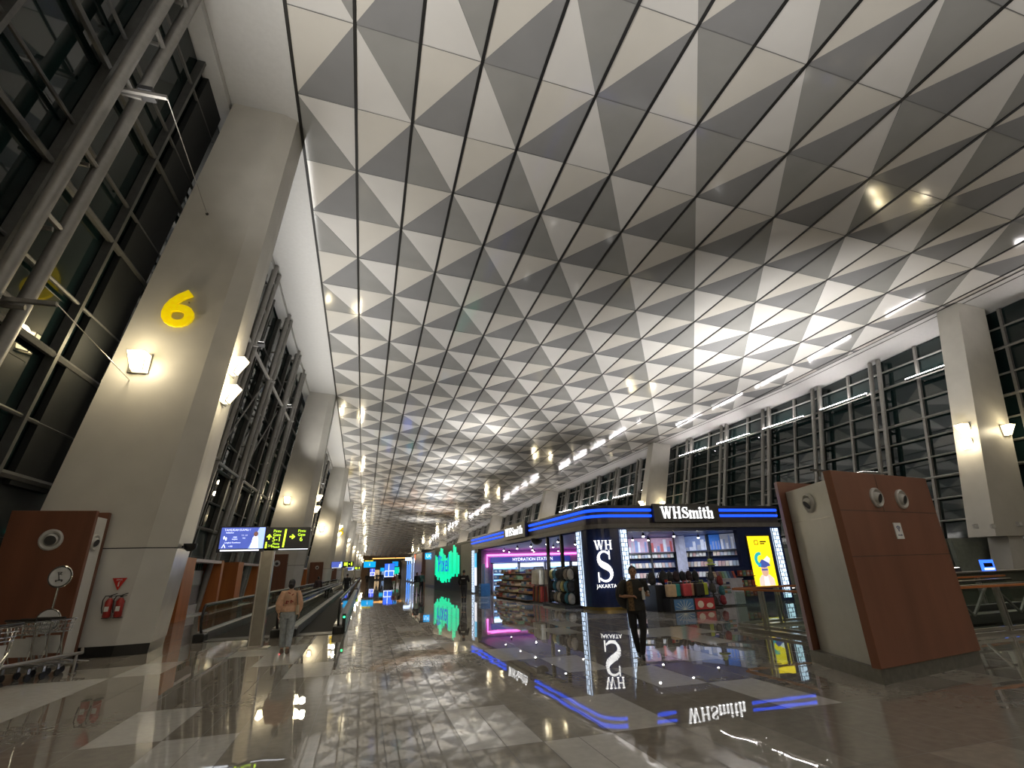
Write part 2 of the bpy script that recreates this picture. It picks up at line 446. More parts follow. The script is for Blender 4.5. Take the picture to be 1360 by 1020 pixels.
def lamp(loc, nrm, label, group, big=1.0, light=True):
    """wedge lantern: dark back plate, cage edge, glowing glass; local +y is out of the wall"""
    global LP
    nrm = V(nrm).normalized(); up = V((0, 0, 1)); u = nrm.cross(up).normalized()
    M = Matrix((u, nrm, up)).transposed()
    if not LAMPS:
        r = thing('wall_lamp', label, 'wall lamp', (0, 0, 0), group)
        MB().box(-.27, .27, 0, .05, -.34, .30).build('back_plate', satin, r, bevel=.01)
        b = MB(); b.prism([(-.16, .05, -.28), (.16, .05, -.28), (.16, .16, -.28), (-.16, .16, -.28)], [(-.24, .05, .22), (.24, .05, .22), (.24, .42, .22), (-.24, .42, .22)])
        b.build('lamp_glass', lampm, r)
        c = MB()
        for q in ((-.16, .16, -.28, -.24, .42, .22), (.16, .16, -.28, .24, .42, .22)): c.bar(q[:3], q[3:], .025, .025)
        c.bar((-.24, .42, .23), (.24, .42, .23), .03, .03); c.bar((-.16, .16, -.29), (.16, .16, -.29), .03, .03)
        c.build('cage', satin, r)
        o = r; LAMPS.append(r)
    else:
        o = copy_tree(LAMPS[0])
    tag(o, label, 'wall lamp', group)
    o.location = loc; o.rotation_euler = M.to_euler(); LAMPS.append(o)
    return o
def digit(ch, c, u, label, h=1.25):
    r = thing('number_sign', label, 'number sign', tuple(c))
    MB().text(ch, h*1.40, V(c)+V((0, -.10, 0)), u, (0.02, 0, 1), .10, sx=1.12, off=.03).build('numeral', yellow, r)
    for s in (-.2, .2):
        for z in (.35, -.35): MB().tube(V(c)+V((s, -.06, z)), V(c)+V((s, .08, z)), .02, n=6).build('standoff', satin, r)
def build_columns():
    for n in range(9):
        ring = col_left(n); dy = 30.2*n; dx = LSH[n]
        where = ['on the column with number 6', 'on the column behind the gate sign post', 'on the third left column', 'on the column with number 5'][n] if n < 4 else 'on the %s left column' % ORD[n]
        def face(z, fx):     # front face point
            r = ring(z); a, b_ = V(r[0]), V(r[1]); return a+(b_-a)*fx
        def side(z, t):
            r = ring(z); a, b_ = V(r[2]), V(r[3]); return a+(b_-a)*t
        lamp(face(7.72, (-6.78+8.58-7.72*.1375)/(2.83-7.72*.056)), (0, -1, 0), 'lit amber wall lamp %s, on its front face' % where, 'wall lamps on the left columns')
        if n > 0 or True:
            lamp(side(8.0, .18), (1, -.15, 0), 'amber wall lamp %s, upper of the right-side pair' % where, 'wall lamps on the left columns')
            lamp(side(7.05, .18), (1, -.15, 0), 'amber wall lamp %s, lower of the right-side pair' % where, 'wall lamps on the left columns')
        if n in (0, 3):
            ch = '6' if n == 0 else '5'
            digit(ch, face(9.52, .51 if n == 0 else .6), (1, 0.01, 0), 'raised yellow numeral %s on the %s leaning column' % (ch, 'nearest left' if n == 0 else 'fourth left'))
        if n == 0: near_column_items(face, side)
    for n in range(8):
        ring = col_right(n); y0 = CYR[n]
        where = ['on the column behind the wood kiosk', 'on the column behind the shop roof sign'][n] if n < 2 else 'on the %s right column' % ORD[n]
        r9 = ring(8.05); r8 = ring(7.3)
        lamp(lerp(r9[0], r9[1], .5)[:2]+(8.05,), (-1, 0, 0), 'amber wall lamp %s, upper of its pair' % where, 'wall lamps on the right columns')
        lamp(lerp(r8[0], r8[1], .5)[:2]+(7.2,), (-1, 0, 0), 'amber wall lamp %s, lower of its pair' % where, 'wall lamps on the right columns')
        q = ring(7.9); lamp(lerp(q[1], q[2], .80), (0, -1, 0), 'lit amber wall lamp %s, on its front face' % where, 'wall lamps on the right columns')
        if n == 0:
            for i, (px, py) in enumerate(((1294, 699), (1317, 699), (1352, 696))):
                c = at(px, py, y0); r = thing('junction_box', ['small grey box low on the right column, left one', 'small grey box low on the right column, middle one', 'small grey box low on the right column, right one'][i], 'junction box', c)
                MB().cbox(c+V((0, -.05, 0)), (.26, .1, .22)).build('housing', nozz, r, bevel=.01)
                MB().cbox(c+V((0, -.11, 0)), (.18, .02, .14)).build('cover', white, r)
def near_column_items(face, side):
    # fire extinguishers, their triangle sign, dome camera
    P = None
    for i, px in enumerate((147, 161.5)):
        z = 1.12; X = at(px, 804, 15.6).x; Y = 15.62
        r = thing('fire_extinguisher', ['red fire extinguisher on the grey column, left of the pair', 'red fire extinguisher on the grey column, right of the pair'][i], 'fire extinguisher', (X, Y, .88), 'fire extinguishers on the nearest column')
        MB().lathe((X, Y-.13, .88), (0, 0, 1), [(.07, 0), (.085, .02), (.085, .36), (.05, .42), (.03, .44)], 14).build('cylinder', mat('extinguisher_red', (.28, .016, .012), .35), r, smooth=True)
        MB().box(X-.045, X+.045, Y-.219, Y-.213, 1.02, 1.13).build('instruction_label', white, r)
        b = MB(); b.bar((X, Y-.13, 1.33), (X, Y-.13, 1.38), .05, .05); b.bar((X, Y-.13, 1.38), (X+.13, Y-.13, 1.42), .03, .02); b.bar((X, Y-.13, 1.36), (X+.11, Y-.13, 1.37), .03, .015); b.build('valve_handle', dark, r)
        MB().path([(X-.02, Y-.13, 1.37), (X-.1, Y-.15, 1.37), (X-.14, Y-.15, 1.28), (X-.13, Y-.15, 1.1), (X-.1, Y-.15, .98)], .014, 6).build('hose', dark, r, smooth=True)
        MB().box(X-.05, X+.05, Y-.05, Y+.02, 1.2, 1.25).build('bracket', dark, r); MB().box(X-.07, X+.07, Y-.2, Y+.02, .86, .88).build('foot_bracket', dark, r)
    c = at(157.5, 775, 15.58)
    r = thing('warning_sign', 'red triangular fire extinguisher sign above the two extinguishers', 'sign', (c.x, 15.62, c.z))
    MB().ext([(-.16, .13), (.16, .13), (0, -.16)], (c.x, 15.60, c.z), (1, 0, 0), (0, 0, 1), (0, -.012, 0)).build('plate', red, r)
    b = MB(); b.box(c.x-.014, c.x+.014, 15.583, 15.587, c.z-.07, c.z+.03); b.box(c.x-.006, c.x+.03, 15.583, 15.587, c.z+.035, c.z+.045); b.text('APAR', .055, (c.x, 15.585, c.z+.085), (1, 0, 0), (0, 0, 1), .003); b.build('pictogram', white, r)
    c = side(2.55, .3)
    r = thing('dome_camera', 'small black dome camera on the side of the nearest column', 'camera', tuple(c))
    MB().box(c.x-.03, c.x+.12, c.y-.06, c.y+.06, c.z-.03, c.z+.03).build('bracket', dark, r)
    b = MB(); b.lathe((c.x+.2, c.y, c.z+.08), (0, 0, -1), [(.17, 0), (.17, .06), (.14, .14), (.06, .2)], 14); b.build('dome', black, r, smooth=True)
# ================================================================== AIR-NOZZLE KIOSKS
def nozzle_at(parent, c, nrm, R=.2, aim=(0, 0, 0)):
    n = V(nrm).normalized(); a = (n+V(aim)).normalized()
    b = MB(); b.lathe(V(c), n, [(R, 0), (R, .03), (R*.86, .05), (R*.72, .035), (R*.62, .0)], 28); o = b.build('nozzle', nozz, parent, smooth=True)
    b = MB(); b.lathe(V(c)+n*.0, a, [(R*.60, -.02), (R*.60, .01), (R*.54, .05), (R*.46, .07)], 24, cap=False); b.build('eyeball', nozz, o, smooth=True)
    b = MB(); b.lathe(V(c), a, [(R*.46, .066), (R*.42, .03), (R*.02, .02)], 24); b.build('throat', dark, o)
    return o
def left_kiosk(n):
    """walnut front board, white recessed flank with a nozzle, walnut rear board"""
    if n == 0:
        r = thing('air_kiosk', 'dark walnut air nozzle kiosk at the left edge beside the fire extinguishers', 'air kiosk', (-7.2, 15.05, 0), 'air kiosks along the left columns')
        MB().box(-8.05, -6.36, 14.55, 14.68, .1, 3.33).build('front_board', wood, r, bevel=.01)
        MB().box(-8.05, -6.46, 15.42, 15.56, .1, 3.38).build('rear_board', wood, r, bevel=.01)
        MB().box(-7.98, -6.47, 14.68, 15.42, .1, 3.22).build('flank_panel', white, r)
        MB().box(-7.95, -6.5, 14.6, 15.5, 0, .1).build('plinth', stone, r)
        c = at(68, 717, 14.55); nozzle_at(r, c, (0, -1, 0), .24, (.2, 0, -.25))
        nozzle_at(r, (-6.47, 15.04, 2.62), (1, 0, 0), .2, (0, -.2, -.3))
        return r
def build_kiosks():
    p = left_kiosk(0)
    labs = ['dark walnut air nozzle kiosk seen just right of the sign post', 'third walnut air nozzle kiosk, at the foot of the third left column', 'walnut air nozzle kiosk beside the column with number 5', 'small far walnut air nozzle kiosk beside the fifth left column']
    for n in range(1, 4):
        o = copy_tree(p); o.location = (-7.2+LSH[n]+.35, 15.05+30.2*n, 0); tag(o, labs[n-1], 'air kiosk')
    # right kiosk in the foreground
    a, b_ = V((7.20, 6.28, 0)), V((10.0, 6.78, 0)); u = (b_-a).normalized(); w = V((-u.y, u.x, 0))     # w points away from camera
    r = thing('air_kiosk', 'large reddish walnut air nozzle kiosk in the right foreground with a wifi sign', 'air kiosk', (8.6, 7.2, 0))
    def bx(mb, u0, u1, w0, w1, z0, z1, taper=0):
        lo = [a+u*x+w*y+V((0, 0, z0)) for x, y in ((u0, w0), (u1, w0), (u1, w1), (u0, w1))]
        hi = [a+u*x+w*y+V((0, 0, z1)) for x, y in ((u0, w0), (u1, w0), (u1, w1), (u0, w1))]
        return mb.prism(lo, hi)
    L = (b_-a).length
    bx(MB(), 0, L, 0, .13, .2, 3.06).build('front_board', wood_r, r, bevel=.008)
    b = MB(); 
    for z in (2.42, 1.72): bx(b, .005, L-.005, -.003, .01, z, z+.008)
    bx(b, 1.2, 1.206, -.003, .01, 2.42, 3.05); b.build('board_joint', dark, r)
    fs0, fs1 = V((7.33, 6.45, 0)), V((7.86, 7.95, 0))     # flank runs back to the rear board
    q = [fs0, fs1, fs1+u*2.0, fs0+u*2.3]
    MB().prism([p+V((0, 0, .2)) for p in q], [p+V((0, 0, 2.95)) for p in q]).build('flank_panel', flankm, r)
    q2 = [fs0+V((-.004, 0, 0)), fs1+V((-.004, 0, 0)), fs1+u*.05, fs0+u*.05]
    MB().prism([p+V((0, 0, 2.36)) for p in q2], [p+V((0, 0, 2.372)) for p in q2]).build('flank_joint', satin, r)
    rb = [V((7.72, 7.97, 0)), V((7.80, 8.13, 0)), V((7.80, 8.13, 0))+u*2.1, V((7.72, 7.97, 0))+u*2.1]
    MB().prism([p+V((0, 0, .2)) for p in rb], [p+V((0, 0, 3.16)) for p in rb]).build('rear_board', wood_r, r)
    q = [a+u*.03+w*.03, a+u*(L-.02)+w*.03, V((7.76, 8.1, 0))+u*2.06, V((7.76, 8.1, 0))]
    MB().prism(q, [p+V((0, 0, .2)) for p in q]).build('plinth', stone, r)
    for px, py in ((1163, 661), (1196, 663)):
        # hit the front board plane
        d = ray(px, py); t = (a-V((0, 0, CAMH))).dot(w)/d.dot(w); c = V((0, 0, CAMH))+d*t
        nozzle_at(r, c, -w, .165, V((.12, 0, -.28)))
    fn = V((-(fs1-fs0).y, (fs1-fs0).x, 0)).normalized()
    d = ray(1075, 668); t = (fs0-V((0, 0, CAMH))).dot(fn)/d.dot(fn); c = V((0, 0, CAMH))+d*t
    nozzle_at(r, c, fn, .17, V((.15, -.1, -.5)))
    b = MB(); b.bar(a+u*.5+w*.5+V((0, 0, 3.06)), a+u*.5+w*.5+V((0, 0, 3.16)), .03, .03); b.bar(a+u*2.3+w*.5+V((0, 0, 3.06)), a+u*2.3+w*.5+V((0, 0, 3.16)), .03, .03)
    b.bar(a+u*.3+w*.5+V((0, 0, 3.17)), a+u*2.5+w*.5+V((0, 0, 3.17)), .04, .03); b.build('top_rail', dark, r)
    # wifi sign
    d = ray(1193, 705); t = (a-V((0, 0, CAMH))).dot(w)/d.dot(w); c = V((0, 0, CAMH))+d*t - w*.012
    s = thing('wifi_sign', 'small white wifi sign on the right walnut kiosk, below the two nozzles', 'sign', tuple(c))
    MB().ext([(-.105, -.13), (.105, -.13), (.105, .13), (-.105, .13)], c, u, (0, 0, 1), w*.012).build('plate', mat('sign_white', (.75, .76, .78), .3), s)
    b = MB()
    for k, rr in enumerate((.03, .055, .08)):
        pts = [(rr*math.sin(t), rr*math.cos(t)) for t in [(-.8+1.6*i/10) for i in range(11)]]; inn = [((rr-.013)*x/rr, (rr-.013)*y/rr) for x, y in pts][::-1]
        b.ext([(x, y) for x, y in pts+inn], c-w*.001, u, (0, 0, 1), -w*.003)
    b.ext([(.012*math.cos(t*PI/5), .012*math.sin(t*PI/5)) for t in range(10)], c-w*.001, u, (0, 0, 1), -w*.003)
    b.text('free wifi', .034, c-w*.003+V((0, 0, -.07)), u, (0, 0, 1), .002)
    b.build('wifi_symbol', mat('ink_blue', (.03, .05, .2), .5), s)
    # white blue-lit doormat-like floor cabinet: small pale box leaning on the plinth is only light, nothing to build
wood_r = mat('red_walnut_laminate', (.22, .095, .06), .33, var=.14, scale=2.5, stretch=(1, 1, .15))
flankm = mat('frosted_flank', (.48, .48, .455), .3, var=.04)
# ================================================================== TROLLEYS, BARRIER, TROLLEY SIGN
def trolley(loc, rz, label, group, first=[None]):
    if first[0] is None:
        r = thing('luggage_trolley', label, 'luggage trolley', (0, 0, 0), group)
        # local: handle side at -y, nose at +y ; about .6 wide, 1.0 high
        f = MB()
        for s in (-1, 1):
            f.path([(s*.27, -.40, 1.0), (s*.27, -.38, .62), (s*.27, -.30, .30), (s*.25, .42, .16)], .017, 8)
            f.path([(s*.27, -.38, .62), (s*.16, -.30, .30), (s*.12, .40, .17)], .012, 6)
        f.tube((-.25, .42, .16), (.25, .42, .16), .014)
        f.build('frame', steel, r, smooth=True)
        b = MB()
        for y in (-.15, 0, .15, .3): b.tube((-.26, y, .22-.09*y), (.26, y, .22-.09*y), .010, n=6)
        b.build('deck', steel, r)
        b = MB(); b.grid([[(-.30, -.46, 1.0), (.30, -.46, 1.0), (.30, -.46, .80), (-.30, -.46, .80)], [(-.24, -.30, .98), (.24, -.30, .98), (.20, -.30, .80), (-.20, -.30, .80)]]) if False else None
        for z, k in ((1.02, 1.0), (.94, .93), (.86, .84), (.80, .78)):
            b.path([(-.29*k, -.44, z), (.29*k, -.44, z), (.27*k, -.16, z), (-.27*k, -.16, z)], .008 if z < 1 else .014, 6, closed=True)
        for i in range(7):
            x = -.27+.09*i; b.path([(x, -.44, 1.02), (x*.78, -.44, .80), (x*.74, -.17, .80), (x*.95, -.16, 1.02)], .006, 5)
        b.build('basket', steel, r)
        MB().tube((-.30, -.47, 1.06), (.30, -.47, 1.06), .02, n=8).build('handle', rubber, r, smooth=True)
        MB().prism([(-.24, -.335, .42), (.24, -.335, .42), (.24, -.325, .42), (-.24, -.325, .42)], [(-.2, -.375, .74), (.2, -.375, .74), (.2, -.365, .74), (-.2, -.365, .74)]).build('back_plate', white, r)
        for x, y in ((-.25, -.28), (.25, -.28), (0, .40)):
            w = MB(); w.lathe((x-.016, y, .065), (1, 0, 0), [(.065, 0), (.065, .032)], 14); o = w.build('wheel', rubber, r)
            MB().bar((x, y, .07), (x, y, .22), .05, .02).build('fork', steel, o)
        first[0] = r; o = r
    else: o = copy_tree(first[0])
    tag(o, label, 'luggage trolley', group); o.location = loc; o.rotation_euler = (0, 0, rz); return o
def build_trolley_bay():
    g = 'luggage trolleys nested by the left kiosk'
    base = V((-6.06, 12.9, 0)); 
    lb = ['luggage trolley in front of the left kiosk, nearest the camera in its nested row', 'luggage trolley second in the nested row in front of the left kiosk', 'luggage trolley third in the nested row in front of the left kiosk']
    for i in range(3): trolley(base+V((.13*i, .22*i, 0)), math.radians(-18), lb[i], g)
    trolley((-6.22, 11.35, 0), math.radians(80), 'luggage trolley cut off by the left edge of the picture', g)
    # low steel barrier around the bay
    r = thing('barrier_rail', 'low steel barrier rail in front of the nested luggage trolleys', 'barrier', (-5.7, 12.4, 0))
    A, B, C = V((-6.25, 11.0, .36)), V((-5.55, 13.6, .36)), V((-6.3, 14.0, .36))
    p = [A+V((-.5, -1.6, 0)), A, V((-5.45, 13.35, .36)), V((-5.75, 14.05, .36))]
    MB().path(p, .03, 8).build('top_rail', satin, r, smooth=True)
    for t in (p[0]+(p[1]-p[0])*.55, p[1]+(p[2]-p[1])*.28, p[1]+(p[2]-p[1])*.95):
        b = MB(); b.tube((t.x, t.y, 0), (t.x, t.y, .36), .025); b.lathe((t.x, t.y, 0), (0, 0, 1), [(.06, 0), (.06, .012)], 12); b.build('post', satin, r, smooth=True)
    MB().path([V((q.x-1.2, q.y+.2, .36)) for q in p], .02, 8).build('rear_rail', satin, r, smooth=True)
    # round trolley sign on a pole, and a lower white round plate
    c = at(80, 766, 13.6); ft = V((c.x+.02, 13.6, 0))
    r = thing('trolley_sign', 'round white trolley pictogram sign on a thin pole by the left kiosk', 'sign', tuple(ft))
    MB().tube(ft, c+V((0, .03, 0)), .02).build('pole', steel, r, smooth=True)
    MB().lathe(c+V((0, .02, 0)), (0, -1, 0), [(.205, 0), (.205, .03)], 28).build('disc', mat('sign_disc', (.6, .6, .6), .35), r)
    MB().path([c+V((.205*math.cos(k*PI/14), -.0, .205*math.sin(k*PI/14))) for k in range(28)], .022, 6, closed=True).build('rim', steel, r, smooth=True)
    b = MB(); y = c.y-.016
    for q0, q1 in (((-.04, .08), (.0, -.06)), ((.0, -.06), (.06, -.06)), ((-.02, -.08), (-.0, -.05)), ((-.06, .09), (.02, .09)), ((-.03, .06), (.03, .04)), ((.02, .09), (-.01, .05)), ((-.07, -.07), (.07, -.075))):
        b.bar((c.x+q0[0], y, c.z+q0[1]), (c.x+q1[0], y, c.z+q1[1]), .012, .01, up=(0, 1, 0))
    for x in (-.05, .055): b.lathe((c.x+x, y, c.z-.09), (0, -1, 0), [(.014, 0), (.014, .006)], 10)
    b.build('trolley_pictogram', dark, r)
    c2 = at(64, 824, 13.45)
    r = thing('round_plate', 'round white plate low on a post behind the trolley baskets', 'sign', (c2.x, 13.5, 0))
    MB().lathe(c2, (0, -1, 0), [(.21, 0), (.21, .025)], 24).build('disc', MATS['sign_disc'], r)
    MB().path([c2+V((.21*math.cos(k*PI/12), -.012, .21*math.sin(k*PI/12))) for k in range(24)], .016, 6, closed=True).build('rim', steel, r, smooth=True)
    MB().tube((c2.x, 13.5, 0), (c2.x, 13.5, c2.z), .02).build('post', steel, r)
    # two thin stay cables from truss struts to the nearest column
    for (sx0, sy0), (ex, ey), lab in (((222, 130), (275, 284), 'thin stay cable from the upper left truss strut to the top of the nearest column'), ((76, 404), (173, 506), 'thin stay cable from the lower left truss strut to the nearest column, below its lamp')):
        d = ray(sx0, sy0); t = (-7.55+.133*1.7)/(d.x-.133*d.z); a = V((d.x*t, d.y*t, CAMH+d.z*t))
        d = ray(ex, ey); t = 15.85/d.y; e = V((d.x*t, d.y*t, CAMH+d.z*t))
        r = thing('stay_cable', lab, 'cable', tuple(e)); MB().tube(a, e, .012, n=6).build('cable', satin, r)
        MB().bar(a+V((-1.3, 0, 0)), a, .09, .09).build('strut', tubem, r); MB().ell(e, (.05, .05, .05), 8, 6).build('hook', dark, r)
    # green emergency light far left
    d = ray(5, 706); t = (-9.08+.133*1.7)/(d.x-.133*d.z); c = V((d.x*t, d.y*t, CAMH+d.z*t))
    r = thing('exit_light', 'tiny glowing green exit light on the glass wall at the left edge', 'exit light', (c.x, c.y, c.z))
    MB().cbox(c, (.24, .06, .12)).build('housing', dark, r)
    MB().cbox(c+V((0, -.035, 0)), (.2, .01, .08)).build('lens', mat('exit_glow', (.1, .9, .7), .4, emit=1.2, ecol=(.05, .8, .6)), r)
    MB().bar(c+V((0, .03, 0)), V((c.x-.3, c.y+.03, c.z)), .03, .03).build('arm', dark, r)
# ================================================================== SIGN POST
navy = mat('sign_navy', (.012, .013, .03), .3)
lime = mat('lime_light', (.6, .9, .05), .4, emit=1.3, ecol=(.62, .95, .04))
scr = mat('screen_blue', (.1, .15, .5), .3, emit=1.0, ecol=(.055, .085, .36))
scrl = mat('screen_pale', (.6, .7, 1), .3, emit=1.0, ecol=(.34, .48, .95))
wtxt = mat('screen_white', (1, 1, 1), .3, emit=1.0, ecol=(.85, .9, 1))
def sign_post(X, Y, label, k=1.0, near=True, x0=-3.63, x1=-1.40, lab2=None):
    r = thing('gate_sign', label, 'gate sign', (X, Y, 0), 'gate signs along the walkway')
    MB().box(X-.17, X+.17, Y-.02, Y+.14, .03, 2.42).build('post', satin, r, bevel=.01)
    MB().box(X-.13, X+.13, Y-.025, Y-.02, .08, 2.35).build('post_inlay', mat('post_inlay', (.36, .33, .28), .25, metal=.6), r)
    MB().box(X-.33, X+.33, Y-.2, Y+.32, 0, .03).build('foot_plate', satin, r)
    z0, z1 = 2.36, 2.96; xm = X-.09
    MB().box(xm, X+1.02, Y-.02, Y+.1, z0, z1).build('sign_box', navy, r)
    f = Y-.024
    b = MB()
    if near:
        for i, s in enumerate(('Pintu', 'Gate')):
            b.text(s, .098, (xm+.27, f, z1-.10-.10*i), (1, 0, 0), (0, 0, 1), .004); b.text(s, .098, (xm+.89, f, z1-.10-.10*i), (1, 0, 0), (0, 0, 1), .004)
        b.text('5-1', .17, (xm+.27, f, z1-.315), (1, 0, 0), (0, 0, 1), .004); b.text('6', .17, (xm+.89, f, z1-.315), (1, 0, 0), (0, 0, 1), .004)
        b.text('Pintu', .08, (xm+.27, f, z0+.17), (1, 0, 0), (0, 0, 1), .004); b.text('Masuk', .08, (xm+.27, f, z0+.09), (1, 0, 0), (0, 0, 1), .004)
        b.text('2-8', .075, (xm+.13, f, z0+.12), (1, 0, 0), (0, 0, 1), .004)
        b.box(xm+.005, xm+.05, f-.003, f, z0+.06, z0+.18); b.lathe((xm+.028, f, z0+.205), (0, -1, 0), [(.02, 0), (.02, .003)], 10)
        b.ext([(-.018, -.07), (.018, -.07), (.018, .01), (.05, -.02), (.065, .005), (0, .075), (-.065, .005), (-.05, -.02), (-.018, .01)], (xm+.08, f, z1-.25), (1, 0, 0), (0, 0, 1), (0, -.003, 0))
        b.ext([(-.07, -.018), (.01, -.018), (-.02, -.05), (.005, -.065), (.075, 0), (.005, .065), (-.02, .05), (.01, .018), (-.07, .018)], (xm+.66, f, z1-.25), (1, 0, 0), (0, 0, 1), (0, -.003, 0))
        b.prism([(xm+.43, f-.003, z0+.08), (xm+.475, f-.003, z0+.08), (xm+.475, f, z0+.08), (xm+.43, f, z0+.08)], [(xm+.46, f-.003, z1-.05), (xm+.505, f-.003, z1-.05), (xm+.505, f, z1-.05), (xm+.46, f, z1-.05)])
    else:
        for x in (.15, .3, .85): b.box(xm+x, xm+x+.12, f-.003, f, z0+.2, z1-.08)
        b.box(xm+.46, xm+.5, f-.003, f, z0+.08, z1-.05); b.box(xm+.62, xm+.72, f-.003, f, z0+.3, z0+.4)
    b.build('sign_lettering', lime, r)
    MB().box(xm+.35, X+1.0, f-.003, f, z0+.015, z0+.035).build('strip_light', wtxt, r)
    # screen, slightly canted
    s = MB(); s.box(X-1.24, xm-.0, Y-.04, Y+.09, z0-.03, z1+.03); so = s.build('screen_case', navy, r)
    g = Y-.043
    MB().box(X-1.19, xm-.03, g, g+.01, z0+.06, z1).build('screen', scr, so)
    MB().ext([(0, 0), (.36, 0), (.36, .54), (.22, .54)], (xm-.40, g, z0+.06), (1, 0, 0), (0, 0, 1), (0, -.002, 0)).build('pale_wedge', scrl, so)
    b = MB()
    if near:
        b.text('TAHUKAH KAMU ?', .075, (X-.80, g-.003, z1-.065), (1, 0, 0), (0, 0, 1), .003); b.text('HARIAN', .05, (X-.98, g-.003, z1-.135), (1, 0, 0), (0, 0, 1), .003)
        b.text('2000', .05, (X-.84, g-.003, z1-.25), (1, 0, 0), (0, 0, 1), .003); b.text('langkah', .045, (X-.84, g-.003, z1-.30), (1, 0, 0), (0, 0, 1), .003)
        b.text('1.4 - 1.6', .045, (X-.62, g-.003, z1-.20), (1, 0, 0), (0, 0, 1), .003); b.text('km', .05, (X-.62, g-.003, z1-.27), (1, 0, 0), (0, 0, 1), .003)
        b.text('Langkah Kesehatan', .05, (X-.88, g-.003, z1-.385), (1, 0, 0), (0, 0, 1), .003); b.text('+100', .05, (X-.92, g-.003, z1-.48), (1, 0, 0), (0, 0, 1), .003)
        for x, z in ((-1.10, -.26), (-1.05, -.29)): b.ell((X+x, g-.002, z1+z), (.02, .004, .045), 10, 6)
        b.ext([(-.05, -.04), (-.03, -.04), (0, .03), (.03, -.04), (.05, -.04), (0, .07)], (X-1.08, g-.002, z1-.48), (1, 0, 0), (0, 0, 1), (0, -.002, 0))
    b.box(X-1.15, xm-.13, g-.003, g, z0+.0, z0+.035)
    # little robed figure on the screen
    b.ext([(-.1, 0), (.09, 0), (.06, .26), (.03, .32), (-.04, .32), (-.07, .26)], (xm-.25, g-.003, z0+.07), (1, 0, 0), (0, 0, 1), (0, -.002, 0))
    b.build('screen_text', wtxt, so)
    b = MB(); b.ext([(.055*math.cos(k*PI/6), .065*math.sin(k*PI/6)) for k in range(12)], (xm-.25, g-.006, z0+.43), (1, 0, 0), (0, 0, 1), (0, -.002, 0)); b.build('screen_figure', mat('figure_tan', (.4, .2, .15), .5, emit=.3, ecol=(.4, .2, .15)), so)
    return r
# ================================================================== MOVING WALKWAYS
glassm = glass_mat('balustrade_glass', (.86, .92, .89))
def balustrade(parent, X, y0, y1, h=.98, side=1):
    """glass panel, steel skirt, rounded black handrail with newel return at the near end"""
    MB().box(X-.008, X+.008, y0+.25, y1, .26, h-.03).build('glass_panel', glassm, parent)
    MB().box(X-.14, X+.14, y0+.35, y1, 0, .26).build('skirt', satin, parent, bevel=.02)
    b = MB(); b.box(X-.15, X+.15, y0+.05, y0+.5, 0, .22); b.build('newel_base', black, parent, bevel=.03)
    r = h/2-.12; cz = h-r
    pts = [(X, y1, h)]+[(X, y0+.34-r*.62*math.sin(t), cz+r*math.cos(t)) for t in [PI*i/10 for i in range(11)]]
    MB().path(pts, .038, 8).build('handrail', rubber, parent, smooth=True)
    MB().box(X-.03, X+.03, y0+.4, y1, h-.062, h-.03).build('handrail_track', steel, parent)
def build_walkways():
    y0 = 17.45
    for i, (xl, xr, lab) in enumerate(((-4.43, -2.40, 'left moving walkway behind the sign post, with glass sides and black handrails'), (-1.98, -.66, 'right moving walkway whose black tread belt starts right of the woman in peach'))):
        for k, (ya, yb) in enumerate(((y0, 55.5), (61, 99), (103.5, 150))):
            l2 = lab if k == 0 else [['middle', 'furthest'][k-1]+' left-lane moving walkway, beyond the %s gate sign' % ['second', 'third'][k-1], ['middle', 'furthest'][k-1]+' right-lane moving walkway, beyond the %s gate sign' % ['second', 'third'][k-1]][i]
            r = thing('moving_walkway', l2, 'moving walkway', ((xl+xr)/2, ya, 0))
            balustrade(r, xl, ya, yb); balustrade(r, xr, ya, yb)
            b = MB(); b.box(xl+.14, xr-.14, ya+.9, yb, .0, .012); b.build('tread_belt', mat('tread', (.032, .030, .028), .8, spec=.12, stretch=(1, 12, 1), scale=14, var=.5), r)
            b = MB(); b.box(xl+.14, xr-.14, ya+.15, ya+.9, .0, .014); b.build('comb_plate', mat('comb_metal', (.12, .115, .105), .5, metal=.5), r)
            if k == 0 and i == 0:
                s = MB(); q = fl(281, 818, .62)
                s.ext([(0, .26), (.09, .1), (.09, -.1), (0, -.26), (-.09, -.1), (-.09, .1)], (xl-.012, y0+.75, .62), (0, 1, 0), (0, 0, 1), (-.004, 0, 0)); o = s.build('safety_sticker', red, r)
                s = MB(); s.ext([(.05*math.cos(t*PI/6), .07*math.sin(t*PI/6)) for t in range(12)], (xl-.017, y0+.75, .62), (0, 1, 0), (0, 0, 1), (-.003, 0, 0)); s.build('pictogram', white, o)
    for i, (px, py, c, lab) in enumerate(((361, 830, 'red', 'small glowing red no-entry light at the end of the left walkway'), (452, 825, 'green', 'small glowing green entry light at the end of the right walkway'))):
        X = -2.19 if i == 0 else -.50
        m = mat('signal_'+c, (1, .05, .1) if i == 0 else (.05, 1, .3), .4, emit=3.5, ecol=(1, .04, .08) if i == 0 else (.03, 1, .25))
        r = thing('signal_light', lab, 'signal light', (X, y0+.25, 0))
        MB().box(X-.05, X+.05, y0+.2, y0+.3, 0, .55).build('stand', black, r)
        b = MB(); 
        for dx in ((-.035, .035) if i == 0 else (0,)): b.lathe((X+dx, y0+.2, .46), (0, -1, 0), [(.03, 0), (.03, .01)], 12)
        b.build('lens', m, r)
